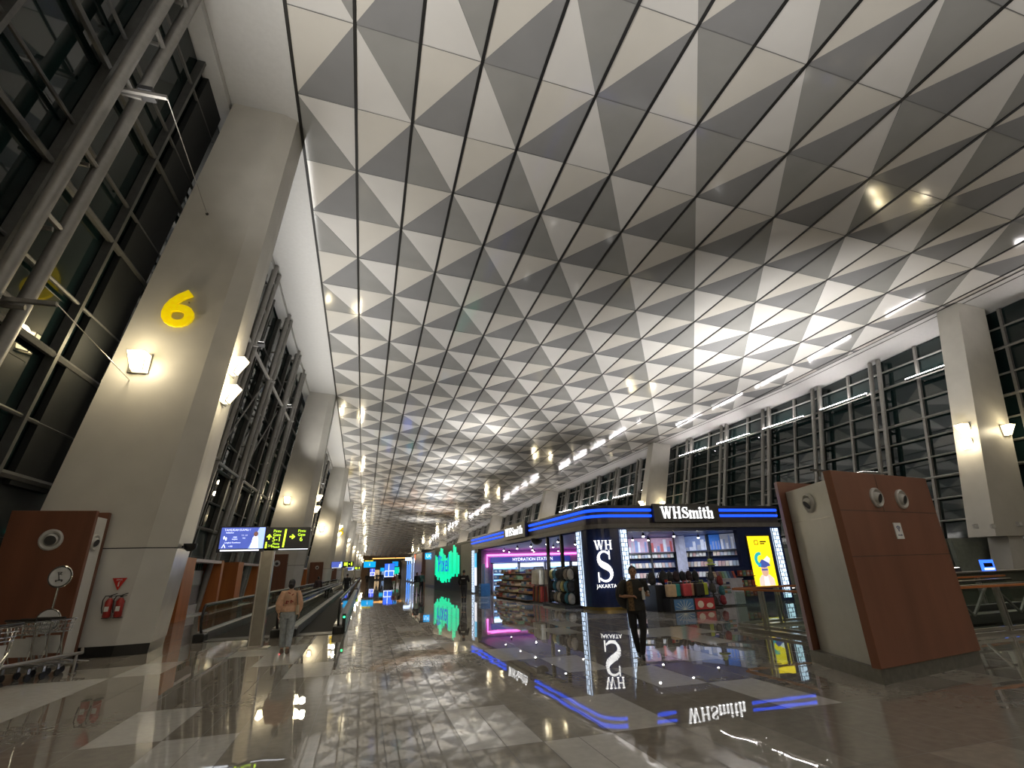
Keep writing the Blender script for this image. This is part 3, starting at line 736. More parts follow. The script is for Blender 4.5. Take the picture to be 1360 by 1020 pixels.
# ================================================================== ORANGE-FRAMED ALCOVES UNDER THE LEFT GLASS
def build_alcoves():
    gpan = mat('grey_panel', (.27, .25, .25), .4); mint = mat('mint_panel', (.35, .55, .47), .4); pink = mat('pale_lintel', (.55, .47, .47), .4)
    n = 0
    for k in range(5):
        for (a, c) in ((26.0, 32.6), (36.0, 43.2)):
            ya, yb = a+30.2*k, c+30.2*k; X = -7.62+lsh(ya); n += 1
            lab = {1: 'orange-framed alcove with white and grey panels, just left of the sign screen', 2: 'orange-framed alcove with a pale mint top panel behind the sign post'}.get(n, 'orange-framed alcove number %s along the left wall from the camera' % (['third', 'fourth', 'fifth', 'sixth', 'seventh', 'eighth', 'ninth', 'tenth'][n-3] if n > 2 else ''))
            lab = lab.replace('alcove number', 'alcove,')
            r = thing('wall_alcove', lab, 'alcove', (X-.5, (ya+yb)/2, 0), 'orange-framed alcoves')
            MB().box(X-1.05, X, ya, ya+1.5, 0, 2.62).build('near_jamb', wood_orange, r)
            MB().box(X-1.05, X, yb-.45, yb, 0, 2.62).build('far_jamb', wood_orange, r)
            MB().box(X-1.05, X-.02, ya+1.5, yb-.45, 2.46, 2.60).build('lintel', pink, r)
            b = MB(); 
            for q in range(11): b.box(X-.8, X-.74, ya+1.6+q*.38, ya+1.72+q*.38, 2.12, 2.46)
            b.build('slat_grille', dark, r)
            MB().box(X-.9, X-.84, ya+1.5, yb-.45, 1.42, 2.12).build('upper_panel', mint if n % 2 == 0 else white, r)
            MB().box(X-.9, X-.84, ya+1.5, yb-.45, .5, 1.38).build('middle_panel', gpan, r)
            MB().box(X-.9, X-.80, ya+1.5, yb-.45, .06, .48).build('lower_panel', white, r)
            b = MB(); b.box(X-.84, X-.81, (ya+yb)/2-.03, (ya+yb)/2+.03, .5, 1.4); b.box(X-.84, X-.80, ya+1.5, yb-.45, 1.36, 1.42); b.build('rail', satin, r)
            MB().box(X-1.0, X-.3, ya+1.5, yb-.45, 0, .05).build('sill', white, r)
# ================================================================== RIGHT GLASS RAILING, ESCALATOR, LOW WALL
def glass_rail(parent, p0, p1, posts=2, h=1.0):
    p0, p1 = V(p0), V(p1); d = (p1-p0); u = d.normalized(); w = V((-u.y, u.x, 0))
    b = MB(); b.bar(p0+V((0, 0, .54)), p1+V((0, 0, .54)), .02, .76); b.build('glass_panel', glassm, parent)
    b = MB(); b.bar(p0+V((0, 0, h)), p1+V((0, 0, h)), .07, .05); b.build('wood_handrail', wood_orange, parent)
    b = MB(); b.bar(p0+V((0, 0, .12)), p1+V((0, 0, .12)), .05, .06); b.bar(p0+V((0, 0, .03)), p1+V((0, 0, .03)), .12, .06); b.build('bottom_rail', satin, parent)
    for i in range(posts):
        q = p0+d*((i+.5)/posts if posts > 0 else .5)
        b = MB(); b.bar(q+V((0, 0, 0)), q+V((0, 0, .97)), .10, .03); b.bar(q+u*.12, q+u*.12+V((0, 0, .97)), .05, .03); b.build('post', satin, parent)
def build_right_side():
    r = thing('glass_railing', 'glass railing with orange wood handrail between the kiosk and the yellow poster', 'railing', (9.9, 10.5, 0))
    glass_rail(r, (9.92, 12.6, 0), (9.92, 8.6, 0), 2)
    r = thing('glass_railing', 'glass railing at the right edge, running out from behind the kiosk', 'railing', (15, 9, 0))
    glass_rail(r, (10.1, 8.9, 0), (21, 8.9, 0), 4)
    r = thing('glass_railing', 'rear glass railing beyond the escalator at the right edge', 'railing', (15, 12.7, 0))
    glass_rail(r, (10.1, 12.75, 0), (21, 12.75, 0), 4)
    # escalator seen through the glass
    r = thing('escalator', 'dark escalator with slanting struts behind the right glass railing', 'escalator', (15, 10.8, 0))
    b = MB()
    for y in (10.1, 11.7): b.prism([(12.0, y-.1, .06), (19.5, y-.1, .06), (19.5, y+.1, .06), (12.0, y+.1, .06)], [(12.4, y-.1, .25), (19.5, y-.1, .3), (19.5, y+.1, .3), (12.4, y+.1, .25)])
    b.build('truss', dark, r)
    b = MB()
    for x in (13.2, 14.9, 16.6): b.bar((x, 10.0, .25), (x+.75, 10.0, .93), .05, .05); b.bar((x, 10.0, .25), (x-.7, 10.0, .9), .05, .05)
    b.build('strut', satin, r)
    b = MB(); 
    for y in (10.1, 11.7): b.path([(12.2, y, .3), (12.0, y, .6), (12.3, y, .92), (19.5, y, .95)], .035, 8)
    b.build('handrail', rubber, r, smooth=True)
    b = MB(); b.box(12.1, 19.4, 10.2, 11.6, .04, .12); b.build('steps', mat('step_metal', (.09, .09, .09), .35, metal=.6, stretch=(16, 1, 1)), r)
    # lost-looking blue counter screen
    c = at(1317, 764, 15.5)
    r = thing('information_counter', 'low dark counter behind the right railing, under the blue-lit frame', 'counter', (c.x, 15.6, 0))
    MB().box(c.x-2.2, c.x+2.6, 15.4, 16.1, 0, 1.0).build('body', mat('counter_green', (.06, .065, .05), .4), r)
    MB().box(c.x-2.3, c.x+2.7, 15.3, 16.2, 1.0, 1.05).build('worktop', satin, r)
    r = thing('blue_screen', 'small blue-glowing screen frame standing on the dark counter at the right edge', 'screen', (c.x, 15.5, 1.05))
    b = MB(); z0 = 1.06
    MB().box(c.x-.36, c.x+.36, 15.5, 15.56, z0, z0+.42).build('glow_frame', mat('glow_blue', (.05, .15, 1), .4, emit=1.6, ecol=(.03, .14, 1)), r)
    MB().box(c.x-.25, c.x+.25, 15.485, 15.5, z0+.14, z0+.3).build('display', navy, r)
    MB().box(c.x-.27, c.x+.27, 15.47, 15.5, z0+.03, z0+.1).build('keyboard', wtxt, r)
    # low service wall along the right side
    b = MB(); b.box(28.3, 28.6, 19.2, 270, 0, 2.5); b.build('wall_right', mat('grey_green_wall', (.2, .22, .19), .5), kind='structure')
    b = MB(); b.box(28.3, 40, 18.9, 19.1, 0, 2.5); b.box(37.4, 37.6, -14, 18.9, 0, 2.5); b.build('wall_right_recess', mat('grey_green_dark', (.16, .18, .155), .5), kind='structure')
    r = thing('door_opening', 'dark doorway with a steel frame at the right edge below the column', 'doorway', at(1345, 745, 18.85))
    c = at(1343, 742, 18.8); MB().box(c.x-.75, c.x+.75, 18.82, 18.89, 0, 2.25).build('dark_leaf', black, r)
    b = MB(); b.box(c.x-.87, c.x-.75, 18.78, 18.89, 0, 2.37); b.box(c.x+.75, c.x+.87, 18.78, 18.89, 0, 2.37); b.box(c.x-.87, c.x+.87, 18.78, 18.89, 2.25, 2.37); b.build('frame', satin, r)
# ================================================================== THE CORNER SHOP
SFY = 20.0                        # front plane
SA, SB = V((9.22, 20.8, 0)), V((8.35, 41.5, 0))
def sx(Y): return SA.x+(SB.x-SA.x)*(Y-SA.y)/(SB.y-SA.y)
def outline(off=0, n=8, xr=18.95):
    """plan line: far end of side -> corner arc -> right end of front, pushed outwards by off"""
    c = V((10.02, 20.8)); r = .80+off
    pts = [(SB.x-off, SB.y), (SA.x-off, SA.y)]
    for k in range(1, n+1):
        t = PI+PI/2*k/n; pts.append((c.x+r*math.cos(t), c.y+r*math.sin(t)))
    return pts+[(xr, SFY-off)]
def serif_letter(mb, ch, o, u, v, d, h, m=0):
    """slab-serif capitals and lower case built from strokes; returns advance width"""
    T, t, s = .155*h, .06*h, .045*h
    def R(x0, x1, y0, y1): mb.ext([(x0, y0), (x1, y0), (x1, y1), (x0, y1)], o, u, v, d, m)
    def Q(*p): mb.ext(list(p), o, u, v, d, m)
    if ch == 'W':
        w = 1.18*h; f = lambda x0, x1, th: Q((x0-th/2, h), (x0+th/2, h), (x1+th/2, 0), (x1-th/2, 0))
        f(.16*h, .38*h, T); f(.60*h, .40*h, t); f(.58*h, .80*h, T); f(1.02*h, .82*h, t)
        R(.0, .32*h, h-s, h); R(.44*h, .74*h, h-s, h); R(.88*h, 1.16*h, h-s, h); return w
    if ch == 'H':
        for x in (.08*h, .58*h): R(x, x+T, 0, h); R(x-.07*h, x+T+.07*h, h-s, h); R(x-.07*h, x+T+.07*h, 0, s)
        R(.2*h, .6*h, .46*h, .55*h); return .88*h
    if ch == 'S':
        N = 26; L, Rr = [], []
        for k in range(N+1):
            q = k/N
            if q < .5: a = math.radians(35+235*(q/.5)); cx, cy, rx, ry = .34*h, .745*h, .24*h, .215*h
            else: a = math.radians(90-235*((q-.5)/.5)); cx, cy, rx, ry = .34*h, .265*h, .27*h, .225*h
            px, py = cx+rx*math.cos(a), cy+ry*math.sin(a)
            if q == .5: px, py = .34*h, .51*h
            wd = (.03+.075*math.exp(-((q-.5)/.2)**2))*h
            L.append((px, py, wd))
        # smooth the seam between both bowls
        for _ in range(2): L = [L[0]]+[tuple((a_+2*b_+c_)/4 for a_, b_, c_ in zip(L[i-1], L[i], L[i+1])) for i in range(1, N)]+[L[-1]]
        for i in range(N):
            (x0, y0, w0), (x1, y1, w1) = L[i], L[i+1]
            dx, dy = x1-x0, y1-y0; q = math.hypot(dx, dy) or 1; nx, ny = -dy/q, dx/q
            Q((x0+nx*w0, y0+ny*w0), (x1+nx*w1, y1+ny*w1), (x1-nx*w1, y1-ny*w1), (x0-nx*w0, y0-ny*w0))
        R(.53*h, .58*h, .70*h, .98*h); R(.05*h, .10*h, .02*h, .32*h); return .68*h
    xh = .68*h; T2 = .135*h
    if ch in 'mn':
        x = .06*h; R(x, x+T2, 0, xh); R(x-.06*h, x+T2, xh-s, xh); R(x-.06*h, x+T2+.05*h, 0, s)
        for _ in range(2 if ch == 'm' else 1):
            q = x; x += .36*h; R(x, x+T2, 0, xh-.1*h); R(x-.05*h, x+T2+.05*h, 0, s)
            Q((q+T2*.8, xh-.16*h), (q+T2*.8, xh-.09*h), (x-.02*h, xh+.0*h), (x+T2*.7, xh-.02*h), (x+T2, xh-.1*h), (x, xh-.14*h))
        return x+T2+.1*h
    if ch == 'i':
        R(.06*h, .06*h+T2, 0, xh); R(0, .06*h+T2, xh-s, xh); R(0, .12*h+T2, 0, s); Q(*[(.06*h+T2/2+.1*h*math.cos(k*PI/5), .88*h+.1*h*math.sin(k*PI/5)) for k in range(10)]); return .33*h
    if ch == 't':
        R(.10*h, .10*h+T2, .08*h, .92*h); R(0, .4*h, xh-.06*h, xh); Q((.10*h, .1*h), (.10*h+T2, .1*h), (.4*h, .1*h), (.38*h, .04*h), (.26*h, -.01*h), (.14*h, .01*h)); return .42*h
    if ch == 'h':
        x = .06*h; R(x, x+T2, 0, h); R(x-.06*h, x+T2, h-s, h); R(x-.06*h, x+T2+.05*h, 0, s)
        q = x; x += .36*h; R(x, x+T2, 0, xh-.1*h); R(x-.05*h, x+T2+.05*h, 0, s)
        Q((q+T2*.8, xh-.16*h), (q+T2*.8, xh-.09*h), (x-.02*h, xh), (x+T2*.7, xh-.02*h), (x+T2, xh-.1*h), (x, xh-.14*h)); return x+T2+.08*h
    return .4*h
def serif_word(mb, word, o, u, v, d, h, gap=.0, st=1.0):
    o, u = V(o), V(u).normalized()*st; v = V(v); x = 0
    for ch in word: x += serif_letter(mb, ch, o+u*x, u, v, d, h)+.05*h
    return x
def word_w(word, h):
    return serif_word(MB(), word, (0, 0, 0), (1, 0, 0), (0, 0, 1), (0, .01, 0), h)
def led_strip(r, p0, p1, z0, z1, out, name='led_strip'):
    """upright light panel with a dark fret over it"""
    p0, p1 = V(p0), V(p1); u = (p1-p0); o = V(out).normalized()
    MB().prism([p0+V((0, 0, z0)), p1+V((0, 0, z0)), p1+o*.05+V((0, 0, z0)), p0+o*.05+V((0, 0, z0))], [p0+V((0, 0, z1)), p1+V((0, 0, z1)), p1+o*.05+V((0, 0, z1)), p0+o*.05+V((0, 0, z1))]).build(name, wled, r)
    b = MB(); W = u.length; un = u/W; q = o*.055
    n = 17; H = (z1-z0)/n
    for k in range(n+1): b.bar(p0+q+V((0, 0, z0+k*H)), p1+q+V((0, 0, z0+k*H)), .02, .022)
    for k in range(n):
        for f in ((.33,), (.66,))[k % 2]: b.bar(p0+un*W*f+q+V((0, 0, z0+k*H)), p0+un*W*f+q+V((0, 0, z0+k*H+H)), .02, .022, up=(1, 0, 0))
    b.bar(p0+q+V((0, 0, z0)), p0+q+V((0, 0, z1)), .03, .03, up=(1, 0, 0)); b.bar(p1+q+V((0, 0, z0)), p1+q+V((0, 0, z1)), .03, .03, up=(1, 0, 0))
    b.build('fret', bluewall, r)
def build_shop():
    r = thing('shop_building', 'dark blue corner shop with glowing blue roof stripes in the middle distance', 'shop', (13.6, 30, 0))
    inner = [(18.95, 41.5), (18.95, SFY)]
    o = outline(0); roof = o+[(18.95, 41.5)]
    MB().prism([(x, y, 3.26) for x, y in roof], [(x, y, 4.15) for x, y in roof]).build('fascia', shopgrey, r)
    lip = outline(.10)+[(18.95, 41.5)]
    MB().prism([(x, y, 3.22) for x, y in lip], [(x, y, 3.40) for x, y in lip]).build('fascia_lip', mat('lip_grey', (.16, .15, .145), .4), r)
    lip = outline(.06)+[(18.95, 41.5)]
    MB().prism([(x, y, 4.08) for x, y in lip], [(x, y, 4.18) for x, y in lip]).build('coping', mat('coping_navy', (.02, .022, .04), .35), r)
    ce = outline(-.1)+[(18.85, 41.4)]
    MB().prism([(x, y, 3.16) for x, y in ce], [(x, y, 3.24) for x, y in ce]).build('inner_ceiling', mat('inner_blue', (.012, .04, .32), .4), r)
    for z, rr in ((3.98, .065), (3.73, .06)):
        pts = [V((x, y, z)) for x, y in outline(.05)]
        # front strip broken by the sign panel, side strip broken by the side sign
        f1 = [p for p in pts[1:-1]]+[V((12.1, SFY-.05, z))]
        s1 = V((sx(27.7)-.05, 27.7, z)); s2 = V((sx(32.4)-.05, 32.4, z))
        MB().path([s1]+f1, rr, 8).build('blue_stripe', bluel, r, smooth=True)
        MB().path([V((15.6, SFY-.05, z)), V((18.9, SFY-.05, z))], rr, 8).build('blue_stripe', bluel, r, smooth=True)
        MB().path([V((SB.x-.05, 41.4, z)), s2], rr, 8).build('blue_stripe', bluel, r, smooth=True)
    # corner pillar (rounded), right front wall, far side wall, back and right walls
    arc = [(x, y) for x, y in outline(0, 10)][1:-1]
    pil = [(sx(21.5), 21.5)]+arc+[(10.46, SFY), (10.46, 20.35), (9.95, 20.85), (9.5, 21.5)]
    MB().prism([(x, y, .12) for x, y in pil], [(x, y, 3.24) for x, y in pil]).build('corner_pillar', bluewall, r)
    MB().prism([(x, y, 0) for x, y in pil], [(x, y, .12) for x, y in pil]).build('pillar_base', mat('brass', (.5, .36, .12), .3, metal=1), r)
    MB().box(16.5, 18.95, SFY, SFY+.25, .0, 3.24).build('front_wall', bluewall, r)
    MB().box(10.46, 10.86, SFY+.02, SFY+.2, 0, 3.24).build('front_jamb', bluewall, r)
    MB().box(10.86, 16.5, SFY+.02, SFY+.2, 3.08, 3.24).build('front_header', bluewall, r)
    q = [(sx(39.6), 39.6), (SB.x, 41.5), (SB.x+.25, 41.5), (sx(39.6)+.25, 39.6)]
    MB().prism([(x, y, 0) for x, y in q], [(x, y, 3.24) for x, y in q]).build('side_wall', shopgrey, r)
    lilac = mat('lilac_wall', (.42, .42, .50), .5)
    MB().box(8.6, 18.9, 41.2, 41.4, 0, 3.2).build('back_wall', lilac, r)
    MB().box(18.75, 18.95, SFY+.25, 41.4, 0, 3.24).build('right_wall', bluewall, r)
    led_strip(r, (10.47, SFY-.002, 0), (10.80, SFY-.002, 0), .12, 3.16, (0, -1, 0))
    led_strip(r, (18.42, SFY-.002, 0), (18.80, SFY-.002, 0), .12, 3.16, (0, -1, 0))
    led_strip(r, (sx(21.6), 21.62, 0), (sx(21.2), 21.22, 0), .12, 3.18, (-1, 0, 0))
    led_strip(r, (sx(41.4), 41.45, 0), (sx(40.9), 40.75, 0), .08, 3.2, (-1, 0, 0))
    for Y in (25.4, 23.6):
        b = MB(); b.box(sx(Y)+.02, sx(Y)+.16, Y-.08, Y+.08, 0, 3.2); b.build('black_post', black, r)
    for x in (12.55, 15.0): pass
    # black sphere camera on the lip
    c = at(703, 714, 28)
    s = thing('dome_camera', 'black half-dome hanging under the shop roof edge beside the side sign', 'camera', (sx(27)-.0, 27, 3.22))
    MB().lathe((sx(27)+.1, 27, 3.22), (0, 0, -1), [(.32, 0), (.30, .14), (.2, .26), (.05, .31)], 16).build('dome', black, s, smooth=True)
    MB().lathe((sx(27)+.1, 27, 3.25), (0, 0, -1), [(.34, 0), (.34, .05)], 16).build('rim', dark, s)
    # signs
    def shop_sign(name, label, o, u, W, z0, z1, out, hh, word='WHSmith', st=1.0, dp=.05):
        u = V(u).normalized(); out = V(out).normalized(); o = V(o)
        s = thing(name, label, 'shop sign', tuple(o+V((0, 0, z0))))
        MB().prism([o+V((0, 0, z0)), o+u*W+V((0, 0, z0)), o+u*W+out*.16+V((0, 0, z0)), o+out*.16+V((0, 0, z0))], [o+V((0, 0, z1)), o+u*W+V((0, 0, z1)), o+u*W+out*.16+V((0, 0, z1)), o+out*.16+V((0, 0, z1))]).build('panel', mat('sign_charcoal', (.03, .028, .03), .35), s)
        w = word_w(word, hh)*st; b = MB(); serif_word(b, word, o+u*((W-w)/2)+out*.17+V((0, 0, (z0+z1)/2-hh*.48)), u, (0, 0, 1), out*dp, hh, st=st); b.build('lettering', wsign, s)
    shop_sign('shop_sign', 'white lit serif lettering on the dark panel over the shop front opening', (12.15, SFY-.05, 0), (1, 0, 0), 3.4, 3.45, 4.24, (0, -1, 0), .50)
    uv = (V((sx(28), 28, 0))-V((sx(32.1), 32.1, 0)))
    shop_sign('shop_sign', 'smaller-looking white lit serif lettering on the shop side roof edge, facing the hall', V((sx(32.1)-.05, 32.1, 0)), uv, uv.length, 3.42, 4.28, (-1, 0, 0), .46, st=1.35, dp=.015)
    # W H S letters on the pillar (face the hall diagonally)
    s = thing('pillar_sign', 'tall white lit letters stacked on the rounded blue shop corner pillar', 'shop sign', (9.2, 20.1, .7))
    nrm = V((-.36, -.933, 0)).normalized(); u = V((-nrm.y, nrm.x, 0)); u = u if u.x > 0 else -u
    o = V((9.98, 20.8, .12))+nrm*.81
    b = MB(); w = word_w('WH', .37); serif_word(b, 'WH', o-u*w/2+V((0, 0, 2.24)), u, (0, 0, 1), nrm*.05, .37)
    w = word_w('S', 1.30)*.78; serif_letter(b, 'S', o-u*(w/2)+V((0, 0, .93)), u*.80, V((0, 0, 1)), nrm*.05, 1.30)
    b.text('JAKARTA', .20, o+nrm*.03+V((0, 0, .80)), u, (0, 0, 1), .03, sx=1.0)
    b.build('lettering', wsign, s)
    b = MB()
    for z in (2.4, 1.4, .8): b.bar(o-nrm*.12+V((0, 0, z)), o+nrm*.01+V((0, 0, z)), .05, .05)
    b.build('fixing', dark, s)
    # yellow poster
    s = thing('poster', 'bright yellow lit poster of a person in a blue hat, on the shop front', 'poster', (17.5, SFY-.05, .6))
    MB().box(16.88, 18.22, SFY-.06, SFY, .58, 2.86).build('frame', dark, s)
    f = SFY-.065; Y_ = mat('poster_yellow', (.9, .75, .02), .4, emit=1.05, ecol=(1, .70, .01))
    MB().box(16.94, 18.16, f, f+.01, .64, 2.80).build('face', Y_, s)
    pc = lambda n, c: mat('poster_'+n, c, .4, emit=.8, ecol=c)
    cir = lambda cx, cz, rx, rz, n=20: [(cx+rx*math.cos(2*PI*k/n), cz+rz*math.sin(2*PI*k/n)) for k in range(n)]
    def pp(name, pts, m, k): MB().ext(pts, (0, f-.002*k, 0), (1, 0, 0), (0, 0, 1), (0, -.002, 0)).build(name, m, s)
    pp('poster_shoulders', [(17.18, .66), (18.02, .66), (18.0, .95), (17.8, 1.12), (17.36, 1.12), (17.2, .95)], pc('linen', (.75, .62, .55)), 1)
    pp('poster_shirt', [(17.44, .66), (17.72, .66), (17.68, 1.05), (17.48, 1.05)], pc('white', (.9, .9, .95)), 2)
    pp('poster_face', cir(17.58, 1.30, .2, .26), pc('tan', (.62, .38, .27)), 3)
    pp('poster_hat', [(17.25, 1.46), (17.35, 1.62), (17.5, 1.78), (17.8, 1.72), (17.95, 1.5), (17.75, 1.46), (17.6, 1.42)], pc('hat', (.06, .09, .34)), 4)
    pp('poster_glasses', [(17.42, 1.30), (17.74, 1.30), (17.74, 1.37), (17.42, 1.37)], pc('hat', (.06, .09, .34)), 5)
    sw = []; 
    for k in range(13): a = math.radians(70+200*k/12); sw.append((17.42+.30*math.cos(a), 1.78+.32*math.sin(a)))
    for k in range(12, -1, -1): a = math.radians(70+200*k/12); sw.append((17.45+.16*math.cos(a), 1.78+.18*math.sin(a)))
    pp('poster_swirl', sw, pc('teal', (.02, .42, .45)), 4)
    pp('poster_splash', [(17.6, 1.75), (17.85, 1.92), (17.98, 1.8), (17.9, 1.6), (17.7, 1.7)], pc('white', (.9, .9, .95)), 5)
    pp('poster_symbol', [(17.28, 2.42), (17.50, 2.42), (17.50, 2.62), (17.28, 2.62)], dark, 1); pp('poster_symbol', [(17.31, 2.45), (17.47, 2.45), (17.47, 2.59), (17.31, 2.59)], Y_, 2)
    MB().box(17.6, 17.95, f-.003, f, 2.52, 2.58).build('poster_caption', dark, s); MB().box(17.6, 17.85, f-.003, f, 2.44, 2.49).build('poster_caption', dark, s)
    # poster on the far side wall
    s = thing('poster', 'tall lit sky-blue and white poster at the far end of the shop side', 'poster', (sx(40), 40.2, .6))
    b = MB(); X = sx(40.2)-.05; b.box(X, X+.05, 39.7, 40.55, .55, 3.0); b.build('frame', dark, s)
    MB().box(X-.01, X, 39.75, 40.5, 1.9, 2.95).build('upper_face', pc('sky', (.05, .45, .75)), s); MB().box(X-.01, X, 39.75, 40.5, .6, 1.9).build('lower_face', pc('white', (.9, .9, .95)), s)
    # interior: pink neon, header band, cooler wall
    s = thing('neon_frame', 'glowing pink neon line along the shop back wall, above the header band', 'neon light', (13.5, 41.1, 2.8))
    neon = mat('pink_neon', (1, .2, .7), .4, emit=3.2, ecol=(1, .14, .62))
    MB().path([(9.5, 41.12, 1.9), (9.5, 41.12, 2.80), (17.9, 41.12, 2.80)], .06, 8).build('tube', neon, s); b = MB()
    for x in (10.5, 13, 15.5): b.box(x-.03, x+.03, 41.1, 41.2, 2.77, 2.84)
    b.build('clip', white, s)
    s = thing('header_band', 'purple-blue header band with white lettering over the drinks coolers', 'sign', (13.3, 41, 2.3))
    MB().box(9.75, 16.6, 40.85, 41.2, 2.22, 2.62).build('band', mat('band_violet', (.05, .06, .3), .4, emit=.35, ecol=(.05, .07, .4)), s)
    b = MB(); b.text('HYDRATION STATION', .34, (13.3, 40.84, 2.42), (1, 0, 0), (0, 0, 1), .01); b.build('lettering', wtxt, s)
    build_interior()
def swatch(name, c, e=0): return mat(name, c, .5, emit=e, ecol=c)
PALS = [(.38, .07, .05), (.62, .48, .33), (.10, .2, .38), (.6, .6, .6), (.2, .33, .2), (.5, .28, .10), (.28, .14, .2), (.04, .05, .16), (.48, .24, .18), (.25, .42, .45), (.55, .5, .25), (.25, .16, .09)]
PALN = ['red', 'tan', 'blue', 'grey', 'green', 'orange', 'plum', 'navy', 'coral', 'teal', 'yellow', 'brown']
def colour(i): return swatch('goods_%d' % (i % len(PALS)), PALS[i % len(PALS)])
SPOTS = []
def build_interior():
    # cooler cabinets
    g = 'drinks coolers along the shop back wall'
    cold = mat('cooler_glow', (.4, .6, .9), .4, emit=1.1, ecol=(.28, .55, 1)); coldw = mat('cooler_white', (.8, .9, 1), .4, emit=1.8, ecol=(.7, .88, 1))
    pale = swatch('pale_lilac', (.45, .46, .58))
    labs = ['blue-lit drinks cooler at the left end of the shop back wall', 'pale drinks cooler second from the left on the shop back wall', 'drinks cooler third from the left on the shop back wall', 'drinks cooler at the right end of the shop back wall']
    pr = None; packs = [None]
    for i in range(4):
        x = 9.8+2.25*i
        c = thing('drinks_cooler', labs[i], 'cooler', (x+1.05, 41, 0), g)
        b = MB(); b.box(x, x+.08, 40.5, 41.15, 0, 2.2); b.box(x+2.05, x+2.13, 40.5, 41.15, 0, 2.2); b.box(x, x+2.13, 40.5, 41.15, 0, .15); b.box(x, x+2.13, 40.5, 41.15, 2.12, 2.2); b.build('cabinet', pale, c)
        MB().box(x+.08, x+2.05, 41.05, 41.14, .15, 2.12).build('back_panel', cold if i in (0, 2) else pale, c)
        MB().box(x+.1, x+2.03, 40.55, 40.62, 1.86, 2.10).build('light_box', coldw, c)
        for z in (.5, .95, 1.4): MB().box(x+.08, x+2.05, 40.6, 41.05, z, z+.03).build('shelf', steel, c)
        for z in (.53, .98, 1.43):
            for k in range(5):
                xx = x+.28+.38*k
                if packs[0] is None:
                    t = thing('drink_pack', 'x', 'drink', (0, 0, 0)); b = MB(); b.box(-.16, .16, -.12, .12, 0, .3); b.build('carton', colour(2), t); MB().box(-.1, .1, -.125, -.12, .08, .22).build('printed_band', colour(3), t)
                    packs[0] = t; o_ = t
                else: o_ = copy_tree(packs[0])
                if k % 2: 
                    for chd in o_.children:
                        pass
                o_.location = (xx, 40.78, z); tag(o_, 'pack of drinks on the %s shelf of the %s back-wall cooler' % (['lowest', 'middle', 'top'][int((z-.5)/.44)], ORD[i]), 'drink', 'drink packs, shelf %d of cooler %d' % (int((z-.5)/.44)+1, i+1))
    # bookcases
    def bookcase(label, p0, p1, posters, nsh, perrow, gname, zb=.5, zt=2.05):
        p0, p1 = V(p0), V(p1); u = (p1-p0).normalized(); n = V((u.y, -u.x, 0)); L = (p1-p0).length    # n faces the opening
        c = thing('bookcase', label, 'bookcase', tuple((p0+p1)/2))
        def slab(u0, u1, d0, d1, z0, z1):
            q = [p0+u*u0+n*d0, p0+u*u1+n*d0, p0+u*u1+n*d1, p0+u*u0+n*d1]
            return MB().prism([a+V((0, 0, z0)) for a in q], [a+V((0, 0, z1)) for a in q])
        slab(0, L, -.05, 0, 0, 3.14).build('back_board', bluewall, c)
        for f in (0, .5, 1): slab(f*L-.04, f*L+.04, 0, .3, 0, 3.12).build('upright', dark, c)
        zs = [zb+(zt-zb)*k/(nsh-1) for k in range(nsh)]
        for z in zs: slab(.04, L-.04, 0, .30, z-.03, z).build('shelf', dark, c)
        slab(.04, L-.04, 0, .32, 2.26, 2.32).build('shelf_header', dark, c)
        for a, b_, kind in posters:
            s = thing('wall_picture', kind[0], 'picture', tuple(p0+u*(a+b_)/2*L+V((0, 0, 2.35)))); 
            slab(a*L, b_*L, .01, .05, 2.35, 3.12).build('panel', swatch(*kind[1], .25), s)
            rr = random.Random(kind[0]); 
            for k in range(7):
                x0 = a*L+(b_-a)*L*(k/7.2+.02); w = (b_-a)*L*rr.uniform(.07, .15); h = rr.uniform(.15, .7)
                slab(x0, min(x0+w, b_*L-.02), .05, .056, 2.37, 2.37+h).build('picture_shape', swatch(*kind[2][k % len(kind[2])], .25), s)
        cnt = 0; prot = {}
        for si, z in enumerate(zs):
            for k in range(perrow):
                x = .16+(L-.32)*(k+.5)/perrow
                if abs(x/L-.5) < .03: continue
                ci = RN.choice([3, 3, 3, 1, 2, 9, 0, 8, 7]); key = ci
                pos = p0+u*x+n*.16+V((0, 0, z))
                if key not in prot:
                    t = thing('paperback', 'x', 'book', (0, 0, 0)); b = MB(); b.prism([(-.08, -.04, 0), (.08, -.04, 0), (.08, 0, 0), (-.08, 0, 0)], [(-.08, .02, .25), (.08, .02, .25), (.08, .06, .25), (-.08, .06, .25)]); b.build('cover', swatch('book_%d' % ci, tuple(.3+.6*q for q in PALS[ci])), t)
                    prot[key] = t; o_ = t
                else: o_ = copy_tree(prot[key])
                o_.location = pos; o_.rotation_euler = (0, 0, math.atan2(u.y, u.x))
                tag(o_, PALN[ci]+' paperback facing out on the %s shelf of the %s' % (ORD[nsh-1-si] if nsh-1-si else 'top', gname), 'book', 'paperbacks on shelf %s of the %s' % (si+1, gname)); cnt += 1
    bl = ('pic_blue', (.16, .22, .42)); pk = ('pic_rose', (.40, .26, .36)); wh = ('pic_white', (.55, .58, .68)); db = ('pic_deep', (.03, .14, .5)); rd = ('pic_red', (.45, .1, .1)); gy = ('pic_grey', (.3, .32, .40))
    bookcase('left bookcase with rose-tinted pictures above it, seen through the shop front', (14.1, 26.6, 0), (17.0, 26.0, 0), [(.02, .48, ('rose and blue picture over the left bookcase, left one', pk, [bl, wh, gy])), (.52, .98, ('rose picture with a red patch over the left bookcase, right one', pk, [rd, wh, bl]))], 4, 14, 'left bookcase')
